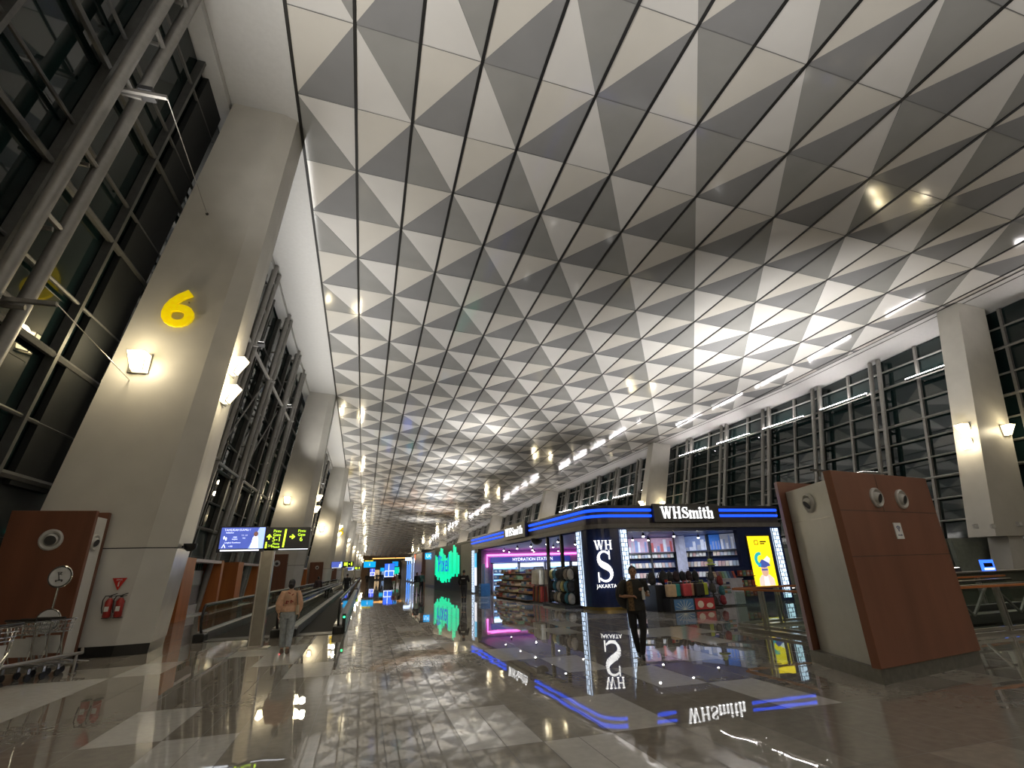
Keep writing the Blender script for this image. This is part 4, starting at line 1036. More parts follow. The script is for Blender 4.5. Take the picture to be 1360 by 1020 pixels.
    bookcase('right bookcase with blue city pictures above it, angled towards the shop front', (17.15, 25.6, 0), (18.7, 22.5, 0), [(.02, .50, ('pale blue city picture over the right bookcase', bl, [wh, gy, wh])), (.51, .68, ('deep blue triangle picture over the right bookcase', db, [bl, db])), (.69, .99, ('grey city picture at the right end over the right bookcase', gy, [wh, bl]))], 4, 16, 'right bookcase')
    s = thing('display_column', 'white square column between the two bookcases in the shop', 'column', (16.9, 25.2, 0)); MB().box(16.62, 17.0, 24.9, 25.3, 0, 3.15).build('shaft', swatch('pale_lilac', (.5, .5, .6)), s); MB().box(16.58, 17.04, 24.86, 25.34, 0, .12).build('base', dark, s)
    # ceiling spotlights inside the shop
    sp = mat('spot_glow', (1, .95, .85), .4, emit=14, ecol=(1, .95, .88)); pro = None; n = 0
    for x, y in ((12.2, 21.0), (14.0, 21.3), (11.6, 23), (13.3, 24), (9.4, 24.6), (9.6, 26.9), (9.5, 29.4), (9.4, 32.0), (9.3, 35), (11.6, 27.6), (11.5, 31), (11.4, 35), (14.5, 24.5), (16.4, 22.8), (10.6, 38.3), (12.6, 38.3), (14.6, 38.3)):  # the three rearmost are added to brighten the back wall
        if pro is None:
            t = thing('spotlight', 'small track spotlight under the blue shop ceiling', 'spotlight', (0, 0, 0)); MB().tube((0, 0, 0), (0, 0, -.16), .012, n=6).build('stem', dark, t)
            MB().lathe((0, 0, -.16), (-.3, -.4, -.85), [(.05, -.05), (.06, .1)], 10).build('can', dark, t); MB().lathe((0, 0, -.16), (-.3, -.4, -.85), [(.05, .1), (.05, .105)], 10).build('lens', sp, t); pro = t; o_ = t
        else: o_ = copy_tree(pro)
        o_.location = (x, y, 3.16); o_['group'] = 'track spotlights in the shop'; n += 1; SPOTS.append(o_)
    build_goods()
def suitcase(loc, c, label, first={}):
    g = 'suitcases on the display plinth'
    t = thing('suitcase', label, 'suitcase', tuple(loc), g); x, y, z = loc
    m = swatch('case_%s' % label.split()[0], c)
    MB().box(x-.19, x+.19, y-.12, y+.12, z+.05, z+.50).build('shell', m, t, bevel=.04)
    b = MB()
    for k in range(5): b.box(x-.15+.07*k, x-.13+.07*k, y-.128, y-.12, z+.09, z+.46)
    b.build('rib', m, t)
    b = MB(); b.path([(x-.08, y+.03, z+.49), (x-.08, y+.03, z+.60), (x+.08, y+.03, z+.60), (x+.08, y+.03, z+.49)], .012, 6); b.build('pull_handle', m if c[0] > .3 else dark, t)
    for dx, dy in ((-.14, -.08), (.14, -.08), (-.14, .08), (.14, .08)): MB().lathe((x+dx-.012, y+dy, z+.026), (1, 0, 0), [(.026, 0), (.026, .024)], 10).build('wheel', rubber, t)
def backpack(loc, c, label, s=1.0, group=None, name='backpack'):
    x, y, z = loc; t = thing(name, label, 'backpack', tuple(loc), group)
    m = mat('bag_%d_%d_%d' % tuple(int(q*100) for q in c), c, .7, bump=.2, bscale=15)
    MB().ell((x, y, z+.24*s), (.17*s, .11*s, .24*s), 12, 8).build('main_bag', m, t, smooth=True)
    MB().ell((x, y-.09*s, z+.14*s), (.13*s, .06*s, .12*s), 10, 6).build('front_pocket', m, t, smooth=True)
    MB().path([(x-.04*s, y, z+.46*s), (x-.04*s, y, z+.52*s), (x+.04*s, y, z+.52*s), (x+.04*s, y, z+.46*s)], .01*s, 6).build('top_loop', dark, t)
    MB().path([(x-.10*s, y+.09*s, z+.42*s), (x-.12*s, y+.17*s, z+.28*s), (x-.1*s, y+.1*s, z+.06*s)], .018*s, 6).build('strap', dark, t)
    return t
def build_goods():
    # front plinth with suitcases
    pl = swatch('plinth_dark', (.02, .022, .03))
    r = thing('display_plinth', 'low dark display plinth with two printed panels in front of the shop opening', 'plinth', (12.3, 18.4, 0))
    MB().box(11.25, 13.2, 17.95, 19.0, 0, .46).build('body', pl, r)
    MB().box(11.0, 11.95, 18.5, 19.4, 0, .92).build('tall_block', pl, r)
    s = thing('plinth_picture', 'blue glass-dome picture panel on the front of the suitcase plinth', 'picture', (11.75, 17.94, .05)); MB().box(11.4, 12.24, 17.93, 17.95, .04, .43).build('panel', swatch('pic_bluelow', (.06, .14, .26), .12), s)
    b = MB(); 
    for k in range(9): a = PI*k/8; b.bar((11.82, 17.925, .06), (11.82+.40*math.cos(a), 17.925, .06+.34*math.sin(a)), .012, .01, up=(0, 1, 0))
    b.build('ray_lines', swatch('pic_palegold', (.5, .5, .4), .1), s)
    s = thing('plinth_picture', 'red and cream picture panel on the front of the suitcase plinth', 'picture', (12.8, 17.94, .05)); MB().box(12.32, 13.16, 17.93, 17.95, .04, .43).build('panel', swatch('pic_redlow', (.35, .03, .03), .1), s)
    b = MB(); b.ell((12.55, 17.93, .22), (.14, .006, .13), 10, 6); b.ell((12.95, 17.93, .17), (.15, .006, .09), 10, 6); b.build('cream_shape', swatch('pic_cream', (.55, .45, .35), .1), s)
    cs = [((.78, .58, .38), 'cream suitcase at the left end of the row on the plinth'), ((.05, .42, .42), 'teal suitcase second from the left on the plinth'), ((.75, .10, .12), 'red suitcase third from the left on the plinth'), ((.72, .46, .28), 'peach suitcase fourth from the left on the plinth'), ((.035, .032, .03), 'black suitcase between the peach and the lime ones'), ((.50, .60, .04), 'lime green suitcase at the right end of the row on the plinth')]
    for i, (c, l) in enumerate(cs): suitcase((11.52+.285*i+(.12 if i > 1 else 0), 18.25+.16*(i % 2), .46), c, l)
    backpack((11.15, 18.95, .92), (.03, .03, .032), 'black backpack at the left end of the tall dark block', 1.05)
    t = backpack((11.6, 18.8, .92), (.025, .025, .028), 'black backpack with a red and blue badge on the tall dark block', 1.15)
    b = MB(); b.box(11.53, 11.67, 18.60, 18.63, 1.02, 1.12); b.build('badge', red, t); b = MB(); b.box(11.53, 11.67, 18.60, 18.63, .96, 1.02); b.build('badge_lower', swatch('badge_blue', (.05, .1, .5)), t)
    r = thing('bag_shelf', 'dark shelf unit holding black bags behind the suitcases', 'shelf', (12.8, 19.4, 0)); MB().box(12.1, 13.75, 19.2, 19.7, 0, .95).build('body', pl, r); MB().box(12.05, 13.8, 19.15, 19.75, .95, .98).build('top', dark, r)
    for i in range(5): backpack((12.3+.31*i, 19.45, .98), (.025+.02*(i % 2), .025, .03), 'dark bag on the shelf behind the suitcases, %s from the left' % ORD[i], .92, 'dark bags on the shelf behind the suitcases')
    # cap and bag stand at the right of the plinth
    r = thing('bag_stand', 'upright stand hung with dark and red bags right of the suitcases', 'stand', (13.75, 18.6, 0))
    MB().tube((13.75, 18.7, 0), (13.75, 18.7, 1.9), .03).build('pole', dark, r); MB().lathe((13.75, 18.7, 0), (0, 0, 1), [(.3, 0), (.3, .04)], 16).build('foot', dark, r)
    b = MB()
    for z in (.5, .9, 1.3, 1.75): b.tube((13.5, 18.6, z), (14.0, 18.6, z), .012, n=6)
    b.build('arm', steel, r)
    bc = [((.05, .05, .055), 'dark bag high on the bag stand, left side'), ((.3, .04, .04), 'red bag on the bag stand, right side at middle height'), ((.04, .16, .2), 'teal bag on the bag stand, lower right'), ((.3, .03, .05), 'crimson bag at the bottom right of the bag stand'), ((.06, .055, .05), 'charcoal bag at the middle left of the bag stand'), ((.05, .04, .04), 'black bag at the bottom left of the bag stand')]
    ps = [(13.58, 1.0), (13.98, .82), (14.0, .45), (14.0, .10), (13.6, .55), (13.62, .08)]
    for (c, l), (x, z) in zip(bc, ps): backpack((x, 18.48, z), c, l, .8, 'bags on the bag stand')
    t = thing('sun_hat', 'lime and white hat on top of the bag stand', 'hat', (13.78, 18.6, 1.72)); MB().lathe((13.78, 18.62, 1.62), (0, 0, 1), [(.22, 0), (.2, .03), (.12, .05), (.10, .2), (.03, .24)], 16).build('crown', swatch('hat_lime', (.5, .6, .1)), t, smooth=True); MB().lathe((13.78, 18.62, 1.675), (0, 0, 1), [(.125, 0), (.118, .05)], 16).build('band', swatch('hat_band', (.6, .6, .55)), t)
    # white counter unit
    r = thing('till_counter', 'white counter unit with small printed cards, between the bag stand and the yellow poster', 'counter', (14.8, 19.3, 0))
    wl_ = swatch('counter_white', (.55, .56, .66))
    MB().box(14.3, 15.45, 18.95, 19.7, .06, 1.02).build('body', wl_, r); MB().box(14.34, 15.42, 19.0, 19.7, 0, .06).build('toe_kick', dark, r); MB().box(14.26, 15.5, 18.92, 19.72, 1.02, 1.06).build('worktop', wl_, r)
    for i in range(3): t = thing('card_rack', 'row of small printed cards on the front of the white counter, %s from the top' % ORD[i], 'card rack', (14.6, 18.94, .5), 'card racks on the white counter'); b = MB(); z = .84-.17*i; b.box(14.42, 14.8, 18.90, 18.95, z, z+.02); b.build('ledge', dark, t); b = MB(); b.box(14.44, 14.6, 18.915, 18.93, z+.02, z+.1); b.build('card', colour(3+i), t); MB().box(14.62, 14.78, 18.915, 18.93, z+.02, z+.09).build('card', colour(7+i), t)
    for i in range(8):
        t = thing('magazine', '%s magazine upright on the white counter' % PALN[(i*5+1) % 12], 'magazine', (14.4+.14*i, 19.25, 1.06), 'magazines on the white counter'); MB().prism([(14.34+.135*i, 19.2, 1.06), (14.45+.135*i, 19.2, 1.06), (14.45+.135*i, 19.24, 1.06), (14.34+.135*i, 19.24, 1.06)], [(14.34+.135*i, 19.3, 1.34), (14.45+.135*i, 19.3, 1.34), (14.45+.135*i, 19.34, 1.34), (14.34+.135*i, 19.34, 1.34)]).build('cover', colour(i*5+1), t)
    r = thing('side_shelf', 'tall shelf of mixed goods beside the white counter, under the yellow poster edge', 'shelf', (16.0, 19.4, 0))
    MB().box(15.6, 16.4, 19.55, 19.75, 0, 1.5).build('back', bluewall, r)
    for z in (.3, .7, 1.1): MB().box(15.6, 16.4, 19.2, 19.55, z, z+.03).build('shelf', dark, r)
    k = 0
    for z in (.33, .73, 1.13):
        for i in range(4):
            t = thing('boxed_gift', 'small %s boxed gift on the tall mixed shelf beside the white counter' % PALN[(k*3+i) % 12], 'box', (15.72+.19*i, 19.35, z), 'boxed gifts on the tall mixed shelf'); x = 15.7+.19*i; MB().box(x-.07, x+.07, 19.25, 19.4, z, z+.22).build('carton', colour(k*3+i), t); MB().box(x-.05, x+.05, 19.247, 19.25, z+.06, z+.14).build('printed_face', colour(k+5), t); k += 1
    # souvenir toys hung on the right bookcase wall (blue and yellow rows)
    # snack tiers along the side opening
    for si, (Y, lab) in enumerate(((33.2, 'stepped snack stand furthest from the corner pillar'), (31.0, 'middle stepped snack stand along the shop side'), (28.3, 'stepped snack stand nearest the clothes rail'))):
        x0 = sx(Y)-.35
        r = thing('snack_stand', lab, 'display stand', (x0+.5, Y, 0), 'stepped snack stands on the shop side')
        MB().prism([(x0+.1, Y-.95, 0), (x0+1.3, Y-.95, 0), (x0+1.3, Y+.95, 0), (x0+.1, Y+.95, 0)], [(x0+.75, Y-.95, 1.62), (x0+1.3, Y-.95, 1.62), (x0+1.3, Y+.95, 1.62), (x0+.75, Y+.95, 1.62)]).build('body', swatch('stand_brown', (.10, .06, .04)), r)
        for q in range(5): z = .12+.33*q; MB().box(x0-.15+.15*q, x0+.45+.15*q, Y-1.0, Y+1.0, z-.03, z).build('tier', mat('tier_wood', (.35, .2, .1), .5), r)
        for q in range(5):
            z = .12+.33*q
            for k in range(4):
                yy = Y-.74+.49*k; xx = x0+.1+.15*q
                t = thing('snack_basket', 'basket of %s packs in a %s tray on tier %d of the %s' % (PALN[(q*5+k+si) % 12], PALN[(si*7+q*3+(k//2)) % 12], q+1, ['far snack stand', 'middle snack stand', 'nearest snack stand'][si]), 'basket', (xx, yy, z), 'snack baskets on tier %s of the %s' % (q+1, lab))
                c = colour(si*7+q*3+(k//2)); c2 = colour(q*5+k+si)
                MB().prism([(xx-.2, yy-.22, z), (xx+.2, yy-.22, z), (xx+.2, yy+.22, z), (xx-.2, yy+.22, z)], [(xx-.24, yy-.235, z+.10), (xx+.2, yy-.235, z+.14), (xx+.2, yy+.235, z+.14), (xx-.24, yy+.235, z+.10)]).build('tray', c, t)
                b = MB()
                for e in range(4): b.box(xx-.2, xx+.15, yy-.2+.1*e, yy-.12+.1*e, z+.1, z+.2+.02*(e % 2))
                b.build('packets', c2, t)
    # clothes rail
    r = thing('clothes_rail', 'black clothes rail with pale shirts above red and brown trousers at the shop side', 'clothes rail', (sx(26.3), 26.3, 0))
    X = sx(26.4)-.1; b = MB(); b.box(X-.3, X+.5, 25.55, 27.2, 0, .06); b.build('base', dark, r)
    b = MB(); b.tube((X, 25.6, 0), (X, 25.6, 1.75), .025); b.tube((X, 27.1, 0), (X, 27.1, 1.75), .025); b.tube((X, 25.6, 1.75), (X, 27.1, 1.75), .02); b.tube((X, 25.6, .86), (X, 27.1, .86), .02); b.build('frame', dark, r)
    for i in range(7):
        yy = 25.75+.2*i; z = 1.72
        t = thing('hanging_shirt', 'pale shirt hanging on the upper bar of the clothes rail', 'shirt', (X, yy, .95), 'shirts on the clothes rail'); MB().prism([(X-.24, yy-.035, .92), (X+.24, yy-.035, .92), (X+.24, yy+.045, .92), (X-.24, yy+.045, .92)], [(X-.2, yy-.02, 1.6), (X+.2, yy-.02, 1.6), (X+.2, yy+.02, 1.6), (X-.2, yy+.02, 1.6)]).build('body', mat('shirt_pale', (.62, .58, .48), .8), t); MB().path([(X-.18, yy, 1.6), (X, yy, 1.72), (X+.18, yy, 1.6)], .012, 6).build('hanger', steel, t)
        c = [(.35, .05, .04), (.42, .2, .06), (.03, .03, .03)][i % 3]
        t = thing('hanging_trousers', ['red', 'tan', 'black'][i % 3]+' trousers hanging on the lower bar of the clothes rail', 'trousers', (X, yy, .1), ['red', 'tan', 'black'][i % 3]+' trousers on the clothes rail'); MB().prism([(X-.2, yy-.04, .1), (X+.2, yy-.04, .1), (X+.2, yy+.04, .1), (X-.2, yy+.04, .1)], [(X-.16, yy-.02, .82), (X+.16, yy-.02, .82), (X+.16, yy+.02, .82), (X-.16, yy+.02, .82)]).build('legs', swatch('trouser_%d' % (i % 3), c), t); MB().path([(X-.1, yy, .82), (X, yy, .86), (X+.1, yy, .82)], .01, 6).build('hanger', steel, t)
    # backpack gondola next to the pillar
    r = thing('backpack_gondola', 'black gondola hung with backpacks and hats beside the corner pillar', 'display stand', (sx(23)-.1, 23, 0)); X = sx(23)
    MB().box(X-.6, X+.6, 21.95, 24.9, 0, .12).build('base', dark, r); MB().box(X+.2, X+.3, 21.95, 24.9, .12, 1.75).build('back_board', swatch('board_dark', (.03, .028, .028)), r)
    b = MB()
    for z in (.62, 1.15, 1.68): b.tube((X-.1, 22.0, z), (X-.1, 24.85, z), .012, n=6); b.bar((X-.1, 22.4, z), (X+.2, 22.4, z), .015, .015); b.bar((X-.1, 24.4, z), (X+.2, 24.4, z), .015, .015)
    b.build('hook_bar', steel, r)
    bcs = [(.05, .05, .055), (.55, .5, .42), (.05, .2, .3), (.5, .45, .2), (.05, .05, .055), (.35, .3, .25), (.03, .03, .03), (.45, .44, .42), (.10, .28, .38)]
    i = 0
    for z in (.14, .64, 1.16):
        for k in range(6):
            c = bcs[(i*4+k) % 9]; yy = 24.6-.47*k
            o_ = backpack((X-.14, yy, z), c, 'backpack on the %s row of the black gondola, %s from the far end' % (['bottom', 'middle', 'top'][[.14, .64, 1.16].index(z)], ORD[k]), 1.0, 'backpacks on the black gondola'); i += 1
    # info stand by the far strip
    r = thing('promo_stand', 'blue promotional stand with a printed back card at the far end of the shop side', 'stand', (8.0, 36.3, 0))
    MB().box(7.85, 8.5, 36.0, 36.7, 0, .8).build('body', swatch('promo_blue', (.03, .14, .35)), r); MB().box(8.1, 8.16, 36.0, 36.75, .8, 2.1).build('back_card', swatch('promo_card', (.12, .22, .42)), r); b = MB(); 
    for z in (.2, .4, .6): b.box(7.83, 7.85, 36.05, 36.65, z, z+.1)
    b.build('front_stripes', swatch('promo_pale', (.2, .4, .6)), r)
# ================================================================== BEYOND THE SHOP: SCREEN, FAR SHOPS, KIOSKS
def glow(name, c, e): return mat(name, c, .4, emit=e, ecol=c)
def build_far():
    gwall = mat('taupe_wall', (.25, .235, .20), .5)
    r = thing('shop_block', 'plain taupe shop block behind the big green screen', 'building', (9, 56, 0))
    q = [(8.55, 42.0), (15, 42.0), (15, 72), (8.0, 72), (8.0, 56.5)]
    MB().prism([(x, y, 0) for x, y in q], [(x, y, 3.95) for x, y in q]).build('wall', gwall, r)
    q2 = [(8.45, 41.9), (15.1, 41.9), (15.1, 72.1), (7.9, 72.1), (7.9, 56.5)]
    MB().prism([(x, y, 3.95) for x, y in q2], [(x, y, 4.12) for x, y in q2]).build('coping', mat('taupe_dark', (.16, .15, .13), .5), r)
    MB().prism([(x-.02, y-.02, 0) for x, y in q], [(x-.02, y-.02, .18) for x, y in q]).build('skirting', dark, r)
    # green equaliser screen
    p0, p1 = V((8.42, 46.4, 0)), V((7.1, 55.2, 0)); u = (p0-p1).normalized(); L = (p0-p1).length; n = V((-u.y, u.x, 0)); n = n if n.x < 0 else -n
    r = thing('video_wall', 'large black video wall showing green upright bars with blue lettering', 'video wall', tuple((p0+p1)/2))
    MB().prism([p1-n*.6, p0-n*.6, p0, p1], [p+V((0, 0, 4.05)) for p in (p1-n*.6, p0-n*.6, p0, p1)]).build('case', black, r)
    g1 = glow('bar_green', (.0, .62, .30), 1.05); g2 = glow('bar_teal', (.0, .45, .24), .95)
    b = MB(); b2 = MB(); hi = [.82, .78, .70, .9, .98, .96, .84, .80, .72, .74, .86, .88, .84, 1.0, .95, .82, .76]; lo = [.34, .30, .22, .28, .2, .16, .16, .2, .17, .25, .18, .26, .3, .30, .36, .30, .36]
    N = len(hi); w = L*.90/N
    for k in range(N):
        x = L*.02+w*k
        for (mb, a0, a1) in ((b, lo[k], .36), (b if k % 3 else b2, .36, hi[k])):
            o = p1+u*x+n*.004
            mb.ext([(0, a0*4), (w*.92, a0*4), (w*.92, a1*4), (0, a1*4)], o, u, (0, 0, 1), n*.02)
    b.build('green_bar', g1, r); b2.build('teal_bar', g2, r)
    b = MB(); b.text('Pixel', 2.3, p1+u*L*.36+n*.04+V((0, 0, 2.35)), u, (0, 0, 1), .02, sx=.85); b.build('lettering', glow('pixel_blue', (.01, .08, .5), .9), r)
    # run of far shops along the right side
    specs = [  # X front, Y0, Y1, height, front colour, strip colour, label
        (7.6, 73, 84, 4.3, (.26, .14, .11), None, 'pinkish stone shop pier beyond the green screen'),
        (8.2, 85, 97, 4.2, (.03, .03, .035), (.6, .75, 1), 'dark shop with white upright light strips beyond the stone pier'),
        (8.6, 98, 112, 4.2, (.02, .05, .16), (.1, .35, 1), 'far shop with a blue glowing front'),
        (9.0, 113, 135, 4.2, (.05, .04, .035), None, 'furthest dark shop on the right side')]
    for i, (X, ya, yb, h, c, sc, lab) in enumerate(specs):
        r = thing('far_shop', lab, 'shop', (X+2, (ya+yb)/2, 0))
        MB().box(X, X+8, ya, yb, 0, h).build('shell', mat('far_front_%d' % i, c, .4), r)
        MB().box(X-.15, X+8.1, ya-.15, yb, h, h+.3).build('roof_edge', dark, r)
        MB().box(X+.6, X+7.5, ya-.04, ya, .3, h-.8).build('window_display', glow('far_window_%d' % i, [(.3, .25, .2), (.12, .14, .2), (.05, .2, .45), (.3, .2, .1)][i], .7), r)
        if sc:
            m = glow('far_strip_%d' % i, sc, 2.2)
            for f in (.1, .5, .9): MB().box(X-.06, X, ya+(yb-ya)*f-.18, ya+(yb-ya)*f+.18, .2, h-.3).build('light_strip', m, r)
            MB().box(X-.06, X, ya+.5, yb-.5, .5, h-1.0).build('side_window', glow('far_side_%d' % i, [(.0, .0, .0), (.10, .12, .2), (.04, .18, .5), (.1, .1, .1)][i], .8), r)
    def sign(px, py, Y, w, h, c, e, label, name='hanging_sign', txt=None):
        p = at(px, py, Y); r = thing(name, label, 'sign', tuple(p))
        MB().box(p.x-w/2, p.x+w/2, Y, Y+.15, p.z-h/2, p.z+h/2).build('panel', glow('glow_%d_%d' % (px, py), c, e), r)
        MB().box(p.x-w/2-.03, p.x+w/2+.03, Y+.02, Y+.14, p.z+h/2, p.z+h/2+.05).build('top_edge', dark, r)
        if txt: b = MB(); b.text(txt, h*.75, (p.x, Y-.01, p.z), (1, 0, 0), (0, 0, 1), .01); b.build('lettering', wtxt, r)
        b = MB()
        b.bar((p.x, Y+.07, p.z+h/2), (p.x, Y+.07, p.z+h/2+.8), .05, .05) ; b.build('hanger', dark, r)
        return r
    sign(572, 738.5, 66, 1.35, .72, (.01, .33, .75), 1.3, 'sky-blue hanging sign with white letters left of the green screen', txt='UOB')
    sign(556, 740, 83, 1.2, .8, (1, .16, .05), 1.6, 'glowing orange-red sign over the far right shops')
    sign(542.5, 742.5, 95, 1.1, .55, (.6, .75, 1), 1.4, 'small white lit sign over the far right shops')
    sign(574, 748, 70, .8, 1.3, (.42, .01, .015), .8, 'dark red lit panel below the sky-blue sign')
    # blue pylon in the middle of the hall
    def pylon(px0, px1, pyt, pym, pyb, Y, c, label, e=1.2):
        a, b_ = at(px0, pyt, Y), at(px1, pyb, Y); r = thing('display_pylon', label, 'display', ((a.x+b_.x)/2, Y, 0)); zm = at(px0, pym, Y).z
        MB().box(a.x, b_.x, Y, Y+.5, 0, a.z).build('case', black, r)
        MB().box(a.x+.05, b_.x-.05, Y-.02, Y, zm, a.z-.05).build('screen', glow('pyl_%d' % px0, c, e), r)
        b = MB(); w = b_.x-a.x; h = a.z-zm
        b.box(a.x+.08, b_.x-.08, Y-.03, Y-.02, zm+h*.42, zm+h*.47); b.box(a.x+.08, b_.x-.08, Y-.03, Y-.02, zm+.02, zm+h*.05); b.box(a.x+.06, a.x+.14, Y-.03, Y-.02, zm, zm+h*.45); b.box(b_.x-.14, b_.x-.06, Y-.03, Y-.02, zm, zm+h*.45)
        b.box(a.x+w*.4, a.x+w*.46, Y-.03, Y-.02, zm+h*.5, zm+h*.95); b.box(a.x+w*.4, a.x+w*.46, Y-.03, Y-.02, zm+h*.05, zm+h*.4); b.build('screen_lines', wtxt, r)
        if Y == 60: MB().box(a.x-.1, b_.x+.1, Y-.2, Y+.7, 0, .06).build('foot', dark, r)
    pylon(511, 523, 748.5, 766.5, 773.5, 92, (.03, .12, .9), 'tall blue lit display pylon standing in the middle of the hall')
    pylon(491.5, 497.5, 755, 765, 767, 110, (.06, .10, .75), 'smaller blue lit display pylon behind and left of the tall one')
    sign(491, 749.8, 100, 2.1, 1.0, (.0, .28, .62), 1.1, 'wide turquoise-blue hanging sign far down the hall', txt='i')
    sign(508, 756.5, 112, .9, .7, (.0, .25, .5), 1.0, 'small turquoise hanging sign left of the tall pylon')
    sign(525, 749, 104, 1.1, .9, (.0, .2, .55), 1.0, 'small blue hanging sign just right of the tall pylon')
    sign(526, 758, 106, 1.2, 1.3, (.0, .5, .3), .9, 'small green lit panel right of the tall pylon')
    sign(490, 745.3, 101, 1.5, .28, (.75, .6, .0), .8, 'yellow strip sign above the turquoise one')
    # dark bulkhead crossing the hall, end wall
    b = MB(); b.box(1.0, 27, 150, 151, 3.2, 5.4); b.build('wall_bulkhead', mat('bulkhead_brown', (.035, .03, .028), .5), kind='structure')
    b = MB(); b.box(-8, 30, 271, 271.5, 0, 11); b.build('wall_end', mat('end_wall', (.22, .12, .06), .6), kind='structure')
    b = MB(); b.box(-12, 40, -15, -14.6, 0, 20); b.build('wall_back', mat('back_wall', (.3, .29, .27), .6), kind='structure')
    r = thing('far_storefront', 'row of small lit shop windows under the dark bulkhead at the far end', 'shop', (14, 150.5, 0))
    MB().box(1, 27, 150.2, 150.9, 0, 3.2).build('front', mat('storefront_dark', (.06, .05, .045), .5), r)
    for i in range(9): MB().box(2+2.7*i, 4.1+2.7*i, 150.14, 150.2, .3, 2.6).build('lit_window', glow('far_lit_%d' % (i % 4), [(.5, .36, .2), (.2, .3, .5), (.45, .42, .4), (.5, .22, .1)][i % 4], .8), r)
    amber = glow('amber_reflection', (1, .45, .12), 1.8)  # glowing strip stands in for orange reflected in the ceiling
    r = thing('orange_reflection', 'orange glowing strip on the far bulkhead standing in for a ceiling reflection', 'light', (14, 149.9, 5.4)); MB().box(2, 26, 149.8, 150, 5.45, 5.65).build('glow_strip', amber, r); MB().box(1.9, 26.1, 149.75, 150.05, 5.40, 5.45).build('tray', dark, r)
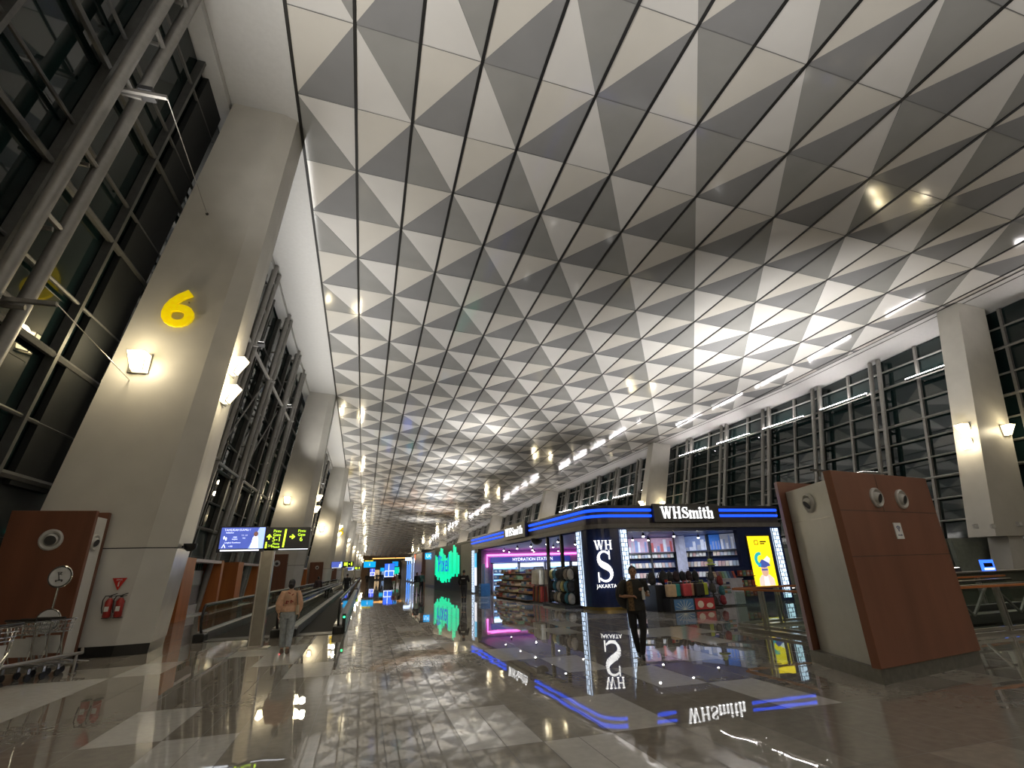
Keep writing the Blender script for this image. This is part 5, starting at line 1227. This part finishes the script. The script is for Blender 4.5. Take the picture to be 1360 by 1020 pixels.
# ================================================================== LIGHT FIXTURES ON THE TRUSSES
def build_fixtures():
    tub = mat('linear_light', (1, .95, .92), .4, emit=50, ecol=(1, .94, .92))
    labs = {}
    k = 0
    for n in range(-1, 7):
        cy = [-13, 17.4, 48.7, 79.3, 110.3, 141, 171.5, 202]
        ya = cy[n+1]+1.7; yb = ([17.4, 48.7, 79.3, 110.3, 141, 171.5, 202, 232][n+1])-.6
        y = ya+.5
        m = 5 if n >= 0 else 4
        seg = (yb-ya)/m
        for i in range(m):
            yA, yB = ya+seg*i+.7, ya+seg*i+(3.6 if i == 0 else 4.9)
            a = V((GR(yA, 13.0)-.62, yA, 13.0)); c = V((GR(yB, 13.0)-.62, yB, 13.0))
            dz = 0 if n < 1 else -2.8-.9*(n-1)
            a.z += dz; c.z += dz; a.x += dz*.25; c.x += dz*.25
            k += 1
            if n <= 5:
                lab = 'white linear light on the right glass, %s' % ('nearest bay, %s piece' % ORD[i] if n == -1 else '%s piece beyond the near column' % ORD[i] if n == 0 else '%s piece beyond the %s column' % (ORD[i], ORD[n]))
                r = thing('linear_light', lab, 'linear light', tuple((a+c)/2), 'linear lights on the right glass wall')
                MB().bar(a, c, .10, .05).build('light_tube', tub, r); MB().bar(a+V((0, 0, -.06)), c+V((0, 0, -.06)), .30, .06).build('tray', dark, r)
                b = MB()
                for q in (a*.9+c*.1, a*.1+c*.9): b.bar(q+V((0, 0, -.06)), q+V((.45, 0, -.06)), .05, .05)
                b.build('bracket', tubem, r)
    # floodlights on the left truss
    fm = mat('flood_lens', (1, .97, .9), .4, emit=6, ecol=(1, .97, .92)); pro = None
    for n in range(-1, 8):
        ya = 17.6+30.2*n; 
        for d in (9.3, 20.3) if n >= 0 else (29.0,):
            y = ya+d if n >= 0 else 11.4; z = 13.55-(.9*n if n > 0 else 0)
            X = GL(y, z)+.72
            if pro is None:
                r = thing('floodlight', 'x', 'floodlight', (0, 0, 0)); MB().box(-.16, .16, -.2, .2, -.1, .04).build('housing', dark, r, bevel=.01); MB().box(-.14, .14, -.18, .18, .04, .05).build('lens', fm, r); MB().box(-.3, -.16, -.05, .05, -.06, 0).build('bracket', tubem, r); pro = r; o = r
            else: o = copy_tree(pro)
            tag(o, 'small floodlight clamped to the left glass-wall truss, %s' % ('near the top left corner' if n < 0 else 'in the %s bay, %s one' % (ORD[n], 'nearer' if d < 15 else 'farther')), 'floodlight', 'floodlights on the left truss'); o.location = (X+.42, y, z)
    for n in range(-1, 8):
        ya = 18.9+30.2*n if n >= 0 else -12.9; yb = ya+26; ym = (ya+yb)/2; z = 11.2-(.9*n if n > 0 else 0)
        L = bpy.data.lights.new('uplight_left', 'AREA'); L.shape = 'RECTANGLE'; L.size = .5; L.size_y = yb-ya; L.energy = UPL; L.color = (1, .97, .92)
        o = bpy.data.objects.new('uplight_left', L); COL.objects.link(o); o.location = (GL(ym, z)+1.25, ym, z); o.rotation_euler = (PI, math.radians(48), 0); L.spread = math.radians(125)
    # wall lamps give real light (near ones); shop ceilings too
    for o in LAMPS[1:]:
        if o.location.y < 270:
            L = bpy.data.lights.new('wall_lamp_glow', 'POINT'); L.energy = LAMPW*(.55 if o.location.x > 15 else 1)*(1 if o.location.y < 60 else 2.4); L.color = (1, .85, .58); L.shadow_soft_size = .2
            q = bpy.data.objects.new('wall_lamp_glow', L); COL.objects.link(q)
            q.location = o.location+o.rotation_euler.to_matrix() @ V((0, .62, .1))
    # broad uplighters added to fill the ceiling, on roofs, counter and floor
    pro = None; lens = mat('added_uplighter_lens', (1, .97, .92), .4, emit=8, ecol=(1, .96, .9))
    ups = [((9.2, 7.3, 3.08), .12, 'on the big right-hand kiosk')]
    ups += [((x, y, 4.19), .11, 'on the blue shop roof, %s' % l) for x, y, l in ((11.5, 31, 'middle of the side'), (17, 31, 'middle of the right edge'), (11.5, 38.5, 'rear left corner'), (17, 38.5, 'rear right corner'))]
    ups += [((23.2, 15.8, 1.06), .36, 'on the dark counter at the right'), ((24.5, 26, .0), .8, 'on the floor behind the shop'), ((24.5, 40, .0), .6, 'on the floor far behind the shop')]
    ups += [((11.5, 50, 4.13), .5, 'on the taupe block, near end'), ((11.5, 66, 4.13), .6, 'on the taupe block, far end')]
    ups += [((11.5, 80, 4.61), .6, 'on the stone shop pier'), ((12, 92, 4.51), .6, 'on the dark far shop'), ((12.5, 106, 4.51), .6, 'on the blue far shop'), ((13, 125, 4.51), .5, 'on the furthest dark shop')]
    for loc, k, where in ups:
        if pro is None:
            r = thing('added_uplighter', 'x', 'added_uplighter', (0, 0, 0)); MB().box(-.22, .22, -.16, .16, 0, .16).build('housing', dark, r, bevel=.01); MB().box(-.19, .19, -.13, .13, .16, .165).build('lens', lens, r); pro = r; o = r
        else: o = copy_tree(pro)
        tag(o, 'added dark box uplight standing '+where, 'added_uplighter', 'added uplighters on kiosk and shop roofs'); o.location = loc
        L = bpy.data.lights.new('uplight_fill_beam', 'AREA'); L.shape = 'RECTANGLE'; L.size = .5; L.size_y = .4; L.energy = UPK*k; L.color = (1, .97, .93)
        q = bpy.data.objects.new('uplight_fill_beam', L); COL.objects.link(q); q.location = V(loc)+V((0, 0, .2)); q.rotation_euler = (V((.35, .45, 1)) if 20 < loc[0] < 24 else V((0, .0001, 1))).to_track_quat('-Z', 'Y').to_euler(); L.spread = math.radians(70 if loc[0] > 20 else 82)
    # the shop's own track spots light its goods
    for o in SPOTS:
        L = bpy.data.lights.new('track_spot_beam', 'SPOT'); L.energy = SPOTW; L.color = (.86, .92, 1); L.spot_size = math.radians(120); L.spot_blend = .7; L.shadow_soft_size = .08
        q = bpy.data.objects.new('track_spot_beam', L); COL.objects.link(q); q.location = o.location+V((-.04, -.05, -.30)); q.rotation_euler = V((.45, .75, -.75) if o.location.x > 11 and o.location.y < 25 else (.1, .6, -.8) if o.location.y > 36 else (-.25, 0, -1)).to_track_quat('-Z', 'Y').to_euler()
    # unseen uplights and wall lamps added behind the camera as fill
    for x, y, z, e in ((2, -8, 3.3, 650), (14, -9, 3.3, 750), (26, -8, 3.3, 700)):
        L = bpy.data.lights.new('uplight_fill_beam', 'AREA'); L.shape = 'RECTANGLE'; L.size = 1.2; L.size_y = .6; L.energy = e; L.color = (1, .97, .93); L.spread = math.radians(120)
        q = bpy.data.objects.new('uplight_fill_beam', L); COL.objects.link(q); q.location = (x, y, z); q.rotation_euler = (PI, 0, 0)
    for x, y, z in ((-6.2, -15+.2, 7.7), (-4.2, -12.5, 8), (29.5, -12.6, 8), (31.5, -12.6, 7.6)):
        L = bpy.data.lights.new('wall_lamp_glow', 'POINT'); L.energy = 5*LAMPW; L.color = (1, .86, .6); L.shadow_soft_size = .4
        q = bpy.data.objects.new('wall_lamp_glow', L); COL.objects.link(q); q.location = (x, y+.5, z)
SPOTW = 105
UPL, LAMPW, UPK = 850, 75, 800
def build_world():
    w = bpy.data.worlds.new('night'); SC.world = w; w.use_nodes = True
    bg = w.node_tree.nodes['Background']; bg.inputs[0].default_value = (.012, .02, .03, 1); bg.inputs[1].default_value = .4
    SC.view_settings.view_transform = 'Standard'; SC.view_settings.look = 'None'; SC.view_settings.gamma = 1; SC.view_settings.use_curve_mapping = False
    SC.view_settings.exposure = 0.5
    c = SC.cycles; c.use_denoising = True; c.max_bounces = 7; c.diffuse_bounces = 3; c.glossy_bounces = 4; c.transparent_max_bounces = 12; c.transmission_bounces = 3
    c.sample_clamp_indirect = 6; c.caustics_reflective = False; c.caustics_refractive = False; c.use_light_tree = True
    try: c.denoiser = 'OPENIMAGEDENOISE'
    except Exception: pass
# ================================================================== PEOPLE
def loft(mb, pts, n=14):
    """pts: (centre, rx, ry) stacked rings, horizontal ellipses"""
    mb.grid([[V(c)+V((rx*math.cos(2*PI*k/n), ry*math.sin(2*PI*k/n), 0)) for k in range(n)] for c, rx, ry in pts])
def fuse(mb, name, m, parent, vox, smooth=3, xf=None):
    """weld overlapping volumes into one continuous skin"""
    if xf is not None: mb.v = [xf @ p for p in mb.v]
    o = mb.build(name, m, None)
    md = o.modifiers.new('weld', 'REMESH'); md.mode = 'VOXEL'; md.voxel_size = vox
    s = o.modifiers.new('soft', 'SMOOTH'); s.iterations = smooth; s.factor = .5
    me = bpy.data.meshes.new_from_object(o.evaluated_get(bpy.context.evaluated_depsgraph_get()))
    bpy.data.objects.remove(o)
    if isinstance(m, (list, tuple)): m = m[0]
    me.materials.clear(); me.materials.append(m)
    me.polygons.foreach_set('use_smooth', [True]*len(me.polygons))
    q = bpy.data.objects.new(name, me); COL.objects.link(q); q.parent = parent
    return q
def hand(mb, wrist, d, palm, s=1.0, curl=.5, side=1):
    """palm + five separate bent fingers; d = direction of the fingers, palm = palm-facing normal"""
    d = V(d).normalized(); pn = V(palm); pn = (pn-d*pn.dot(d)).normalized(); a = d.cross(pn).normalized()*side
    w = V(wrist)
    mb.grid([[w+d*t+a*(wd*math.cos(q))+pn*(th*math.sin(q)) for q in [2*PI*k/10 for k in range(10)]] for t, wd, th in ((-.01*s, .027*s, .02*s), (.03*s, .036*s, .018*s), (.07*s, .041*s, .016*s), (.092*s, .038*s, .014*s))])
    for k, (off, ln) in enumerate(((-.031, .066), (-.011, .078), (.010, .073), (.030, .058))):
        p = w+d*.085*s+a*off*s; c = d; pts = [p]
        for j, f in enumerate((.45, .32, .23)):
            ang = curl*(.5+.5*j)
            c = (c*math.cos(ang)+pn*math.sin(ang)).normalized(); p = p+c*ln*s*f; pts.append(p)
        mb.path(pts, [.0095*s, .009*s, .0082*s, .007*s], 7)
    p = w+d*.03*s-a*.034*s; c = (d*.6-a*.75+pn*.25).normalized()
    p2 = p+c*.035*s; c = (d*.85-a*.35+pn*.4).normalized(); p3 = p2+c*.03*s; p4 = p3+c*.022*s
    mb.path([p-c*.01, p2, p3, p4], [.013*s, .0115*s, .010*s, .008*s], 7)
def person(loc, rz, label, H=1.7, top=None, legs=None, shoe=None, hair=None, sk=None, pose=None, vox=.014, female=False, sleeves='short', bun=False, group=None, wide=False, topmat2=None, long_top=False):
    """stands at loc facing -y before the turn rz; every limb tapers, the body is one welded skin"""
    pose = pose or {}
    root = thing('person', label, 'person', tuple(loc), group); root.rotation_euler = (0, 0, rz)
    k = H/1.7; S = Matrix.Scale(k, 4)
    sw = .175 if female else .20; hw = .095
    # joints: step swings legs fore (-y) / aft (+y)
    st = pose.get('step', .0); lean = pose.get('lean', 0)
    hip = {1: V((hw, 0, .90)), -1: V((-hw, 0, .90))}
    leg = {}
    for s in (1, -1):
        f = -st*s*pose.get('lead', 1)
        cross = pose.get('cross', 0)
        knee = hip[s]+V((-.01*s, f*.55-.02*abs(st)-.015, -.42)); ank = V((hw*s*(1-cross)*.9, f*.9 if f < 0 else f*1.05, .085+(.05*abs(st)/.3 if f > 0 else 0)))
        leg[s] = (hip[s], knee, ank)
    sh = {s: V((sw*s, .0+lean*.4, 1.395)) for s in (1, -1)}
    arm = {}
    for s in (1, -1):
        e, w, hd, pl = pose.get('arm%+d' % s, ((.05*s, .03, -.28), (.02*s, -.05, -.25), (0, -.1, -1), (-s, 0, 0)))
        el = sh[s]+V((.02*s, 0, -.0))+V(e); wr = el+V(w); arm[s] = (sh[s], el, wr, hd, pl)
    neck = V((0, .01+lean*.5, 1.44)); head = V((pose.get('headx', 0), -.015+lean*.7, 1.595))
    T = lambda z: lean*(z-.95)/.5*.5
    torso = [((0, T(.84), .84), .150, .105), ((0, T(.9), .90), .168, .118), ((0, T(1.0), 1.0), .148 if not female else .138, .105), ((0, T(1.1), 1.10), .142 if not female else .122, .10), ((0, T(1.22), 1.22), .162 if not female else .14, .112), ((0, T(1.33), 1.33), .178 if not female else .152, .11), ((0, T(1.40), 1.40), .150 if not female else .13, .085), ((0, T(1.44), 1.445), .07, .06)]
    # ---- body
    b = MB(); loft(b, torso)
    b.path([neck+V((0, 0, -.05)), neck+V((0, -.005, .04)), head+V((0, .02, -.06))], [.06, .052, .052], 10)
    b.ell(head, (.074, .094, .108), 16, 12); b.ell(head+V((0, -.035, -.06)), (.052, .055, .055), 12, 8)
    b.path([head+V((0, -.088, .02)), head+V((0, -.108, -.018)), head+V((0, -.09, -.03))], [.010, .016, .012], 7)
    for s in (1, -1): b.ell(head+V((.076*s, .01, -.005)), (.012, .022, .032), 8, 6)
    b.ell(head+V((0, -.087, -.055)), (.026, .012, .009), 8, 5)
    for s in (1, -1):
        h0, kn, an = leg[s]
        b.path([h0+V((0, 0, .02)), h0+(kn-h0)*.5, kn, kn+(an-kn)*.3+V((0, .012, 0)), an], [.088, .074, .054, .055, .036], 12)
        b.path([an+V((0, .05, -.045)), an+V((0, -.03, -.045)), an+V((0, -.14, -.062))], [.032, .04, .026], 8)
        s0, el, wr, hd, pl = arm[s]
        b.path([s0+V((-.03*s, 0, .0)), s0, s0+(el-s0)*.5, el, el+(wr-el)*.35, wr], [.052, .056, .046, .038, .037, .026], 10)
        hand(b, wr, hd, pl, 1.0, pose.get('curl', .5), s)
    fuse(b, 'body', sk or skin, root, vox, 2, S)
    # ---- face detail
    ey = MB()
    for s in (1, -1): ey.ell(head+V((.03*s, -.088, .012)), (.012, .006, .007), 8, 5)
    ey.v = [S @ p for p in ey.v]; ey.build('eyes', mat('eye_dark', (.03, .02, .015), .2), None).parent = root
    # ---- hair
    h = MB(); h.ell(head+V((0, .018, .03)), (.082, .096, .092), 16, 10)
    if female: h.ell(head+V((0, .05, -.03)), (.078, .07, .09), 14, 10)
    if bun: h.ell(head+V((0, .10, -.02)), (.048, .045, .045), 12, 8)
    hv = []
    for p in h.v:
        hv.append(p)
    h.v = hv
    hb = fuse(h, 'hair', hair or hairm, root, vox*.8, 1, S @ Matrix.Identity(4))
    # ---- trousers
    t = MB(); g = .012
    loft(t, [((0, T(.82), .80), .135, .10), ((0, T(.9), .90), .168+g, .118+g), ((0, T(.98), .985), .155+g, .108+g), ((0, T(1.0), 1.03), .146+g, .105+g)])
    for s in (1, -1):
        h0, kn, an = leg[s]; wd = 1.35 if wide else 1.0
        t.path([h0+V((0, 0, .03)), h0+(kn-h0)*.5, kn, kn+(an-kn)*.5, an+V((0, .01, .06 if wide else .0))], [.10, .087*wd**.3, .066*wd, .062*wd, .052*wd], 12)
    fuse(t, 'trousers', legs or cloth_k, root, vox, 2, S)
    # ---- top
    t = MB(); g = .016
    z0 = .86 if long_top else .95
    rows = [((0, T(z0), z0), .168+g+.012, .118+g+.012), ((0, T(1.0), 1.02), .155+g+.01, .112+g+.01)] + [(c, rx+g, ry+g) for c, rx, ry in torso[3:7]] + [((0, T(1.44), 1.45), .082, .072)]
    loft(t, rows, 16)
    for s in (1, -1):
        s0, el, wr, hd, pl = arm[s]
        if sleeves == 'short': t.path([s0+V((-.04*s, 0, .0)), s0, s0+(el-s0)*.45, s0+(el-s0)*.86], [.066, .074, .068, .066], 12)
        elif sleeves == 'puff': t.path([s0+V((-.06*s, 0, -.02)), s0+V((-.01*s, 0, -.01)), s0+(el-s0)*.5, el, el+(wr-el)*.5, wr-(wr-el)*.08], [.066, .080, .086, .088, .078, .040], 12)
        else: t.path([s0+V((-.04*s, 0, .0)), s0, s0+(el-s0)*.5, el, el+(wr-el)*.5, wr-(wr-el)*.05], [.064, .070, .060, .054, .048, .038], 12)
    fuse(t, 'shirt', top or cloth_k, root, vox, 2, S)
    # ---- shoes
    for s in (1, -1):
        h0, kn, an = leg[s]; q = MB()
        q.path([an+V((0, .065, -.05)), an+V((0, .0, -.045)), an+V((0, -.10, -.055)), an+V((0, -.165, -.062))], [.036, .045, .042, .026], 10); q.ell(an+V((0, .01, -.01)), (.046, .05, .05), 10, 6)
        fuse(q, 'shoe', shoe or cloth_k, root, vox*.8, 1, S)
    return root
def build_people():
    batik = mat('batik', (.12, .07, .03), .8, var=.75, scale=26)
    olive = mat('dark_olive', (.022, .021, .017), .8)
    # man with the backpack, walking towards the camera and a little to its right
    p = fl(852, 874); p.z = 0
    rz = math.radians(-22)
    m = person(p, rz, 'man in a dark shirt with a batik panel and black trousers, walking with a backpack', 1.68, top=olive, legs=cloth_k, shoe=black, pose={'step': .10, 'cross': .75, 'arm-1': ((-.06, .04, -.27), (.17, -.16, .01), (1, -.25, -.05), (0, .3, -1)), 'arm+1': ((.05, .0, -.27), (-.10, -.20, .07), (-.5, -.5, .6), (-.6, .3, -.2)), 'curl': .9}, vox=.009, long_top=True)
    b = MB(); b.grid([[(x, -.135-.012*math.cos(x*8)-.0, z) for x in (-.145, -.10, -.055, -.02)] + [(x, -.12, z) for x in (-.02, -.055, -.10, -.14)] for z in (.88, .96)]) if False else None
    b = MB(); b.grid([[(-.15, -.085-dy, z), (-.10, -.118-dy, z), (-.045, -.131-dy, z), (-.045, -.10, z), (-.14, -.06, z)] for z, dy in ((.855, .035), (.95, .03), (1.05, .012), (1.18, .012), (1.30, .018), (1.40, -.02))]); b.build('batik_panel', batik, None).parent = m
    b = MB(); b.path([(.235+.02, -.19, 1.19), (.22, -.21, 1.19)], .032, 10); b.build('watch', steel, None).parent = m
    rot = Matrix.Rotation(rz, 3, 'Z')
    bk = backpack((0, 0, 0), (.014, .014, .016), 'black backpack worn on the back of the man in the batik shirt', 1.15); bk.location = p+rot @ V((-.17, .24, .86)); bk.rotation_euler = (0, 0, rz+PI)
    t = thing('bottle', 'small pale bottle held in the hand of the man with the backpack', 'bottle', tuple(p+rot @ V((.14, -.27, 1.10))))
    MB().lathe(p+rot @ V((.14, -.27, 1.06)), (0, 0, 1), [(.03, 0), (.032, .02), (.032, .14), (.014, .18), (.014, .2)], 12).build('body', mat('bottle_pale', (.5, .5, .48), .2), t, smooth=True)
    MB().lathe(p+rot @ V((.14, -.27, 1.26)), (0, 0, 1), [(.016, 0), (.016, .025)], 10).build('cap', white, t)
    # woman walking away
    p = fl(377, 869); p.z = 0
    blouse = mat('blouse_peach', (.66, .40, .26), .8, var=.12, scale=14); jeans = mat('pale_jeans', (.34, .37, .39), .8, var=.2, scale=18); tanm = mat('brown_shoe', (.16, .10, .07), .6)
    w = person(p, PI-.06, 'woman seen from behind in a peach blouse and pale jeans, walking to the walkway', 1.62, top=blouse, legs=jeans, shoe=tanm, sk=skinl, female=True, bun=True, sleeves='puff', wide=True, pose={'step': .13, 'arm+1': ((.05, .02, -.26), (-.0, -.06, -.22), (0, -.2, -1), (-1, 0, 0)), 'arm-1': ((-.045, .03, -.26), (-.0, -.05, -.22), (0, -.2, -1), (1, 0, 0))}, vox=.010)
    b = MB()
    for x0, z0, x1, z1 in ((-.10, 1.12, -.04, 1.16), (-.04, 1.16, -.05, 1.09), (.0, 1.13, .06, 1.15), (.06, 1.15, .04, 1.08), (.09, 1.10, .03, 1.10), (-.02, 1.31, .04, 1.33), (-.09, 1.30, -.05, 1.27)): b.bar((x0, .140, z0), (x1, .140, z1), .02, .014, up=(0, 1, 0))
    b.build('red_print', mat('print_red', (.32, .05, .04), .8), None).parent = w
    rot = Matrix.Rotation(PI-.06, 3, 'Z')
    t = thing('shoulder_bag', 'cream shoulder bag on the right shoulder of the woman in the peach blouse', 'bag', tuple(p+rot @ V((-.2, 0, .95))))
    def wp(x, y, z): return p+rot @ V((x, y, z))
    MB().grid([[wp(-.20+dx, dy, z) for dx, dy in ((-.035, -.13), (.03, -.13), (.03, .15), (-.035, .15))] for z in (.84, 1.05)]).build('pouch', mat('bag_cream', (.52, .42, .30), .7), t, bevel=.015)
    MB().path([wp(-.2, -.08, 1.05), wp(-.17, -.10, 1.25), wp(-.12, -.02, 1.42), wp(-.17, .12, 1.25), wp(-.2, .10, 1.05)], .014, 6).build('strap', mat('strap_tan', (.20, .15, .10), .7), t)
    # others
    def at_floor(px, py): q = fl(px, py); q.z = 0; return q
    grey = mat('grey_trousers', (.045, .045, .05), .8); teal = mat('green_shirt', (.05, .14, .12), .8); sand = mat('sand_cloth', (.35, .28, .2), .8); red_ = mat('red_cloth', (.35, .05, .03), .8)
    bag = thing
    pp = at_floor(616, 803); per = person(pp, PI-.5, 'man in a black jacket with lettering on the back, standing before the taupe wall', 1.72, top=cloth_k, legs=grey, shoe=mat('grey_shoe', (.3, .29, .27), .6), sleeves='long', pose={'step': .05, 'arm-1': ((-.05, -.02, -.26), (.05, -.22, .06), (.2, -1, .2), (0, 0, -1)), 'arm+1': ((.06, .02, -.27), (-.02, -.14, -.18), (0, -.5, -1), (-1, 0, 0))}, vox=.016)
    b = MB(); b.box(-.10, .10, .130, .136, 1.28, 1.32); b.build('back_print', white, None).parent = per
    pp = V((-1.25, 44.0, 0)); person(pp, PI, 'man in a black jacket riding the right walkway, seen from behind', 1.72, top=cloth_k, legs=grey, sleeves='long', vox=.02)
    pp = V((-3.05, 39.5, 0)); person(pp, PI+.3, 'woman in a dark patterned top riding the left walkway, hand on the rail', 1.62, top=mat('dark_print', (.05, .03, .03), .8, var=.8, scale=20), legs=mat('khaki', (.16, .15, .13), .8), female=True, sleeves='long', vox=.02)
    far = [(553, 790.5, 1.68, 'woman in a dark top and pale green trousers beyond the shop corner', cloth_k, mat('sage', (.25, .33, .25), .8), True, 0.4),
           (559, 789, 1.7, 'man in a green shirt walking beside the woman in pale green trousers', teal, cloth_k, False, .2),
           (525.5, 781, 1.6, 'person in a sand top beside the tall blue pylon', sand, mat('pale_trouser', (.4, .35, .28), .8), True, 2.8),
           (529, 780, 1.7, 'person in black just right of the tall blue pylon', cloth_k, sand, False, 3.0),
           (522.5, 781.5, 1.5, 'person in an orange-red top at the foot of the tall blue pylon', red_, mat('sage', (.25, .33, .25), .8), True, .5),
           (500, 774.5, 1.7, 'distant person in grey between the two blue pylons', grey, grey, False, .3),
           (504, 774.5, 1.7, 'distant person in black between the two blue pylons', cloth_k, grey, False, .1),
           (487, 779, 1.72, 'distant man in black near the end of the walkway handrail', cloth_k, cloth_k, False, PI),
           (507.5, 773.5, 1.65, 'distant person in a dark coat beside the tall pylon, on its left', cloth_k, cloth_k, True, .4)]
    for px, py, H, lab, tp, lg, fem, rz in far:
        person(at_floor(px, py), rz, lab, H, top=tp, legs=lg, female=fem, sleeves='long', pose={'step': .12}, vox=.024)
# ================================================================== BUILD
make_camera()
build_floor(); build_ceiling(); build_windows(); build_columns(); build_kiosks(); build_trolley_bay()
sign_post(-2.53, 15.2, 'overhead gate sign with a blue screen, its steel post left of the woman in peach')
sign_post(-2.15, 58.0, 'second gate sign down the walkway, beyond the riding passengers', near=False)
sign_post(-1.7, 100.0, 'third, tiny gate sign far down the walkway', near=False)
build_walkways(); build_alcoves(); build_right_side(); build_shop(); build_far(); build_people(); build_fixtures(); build_world()
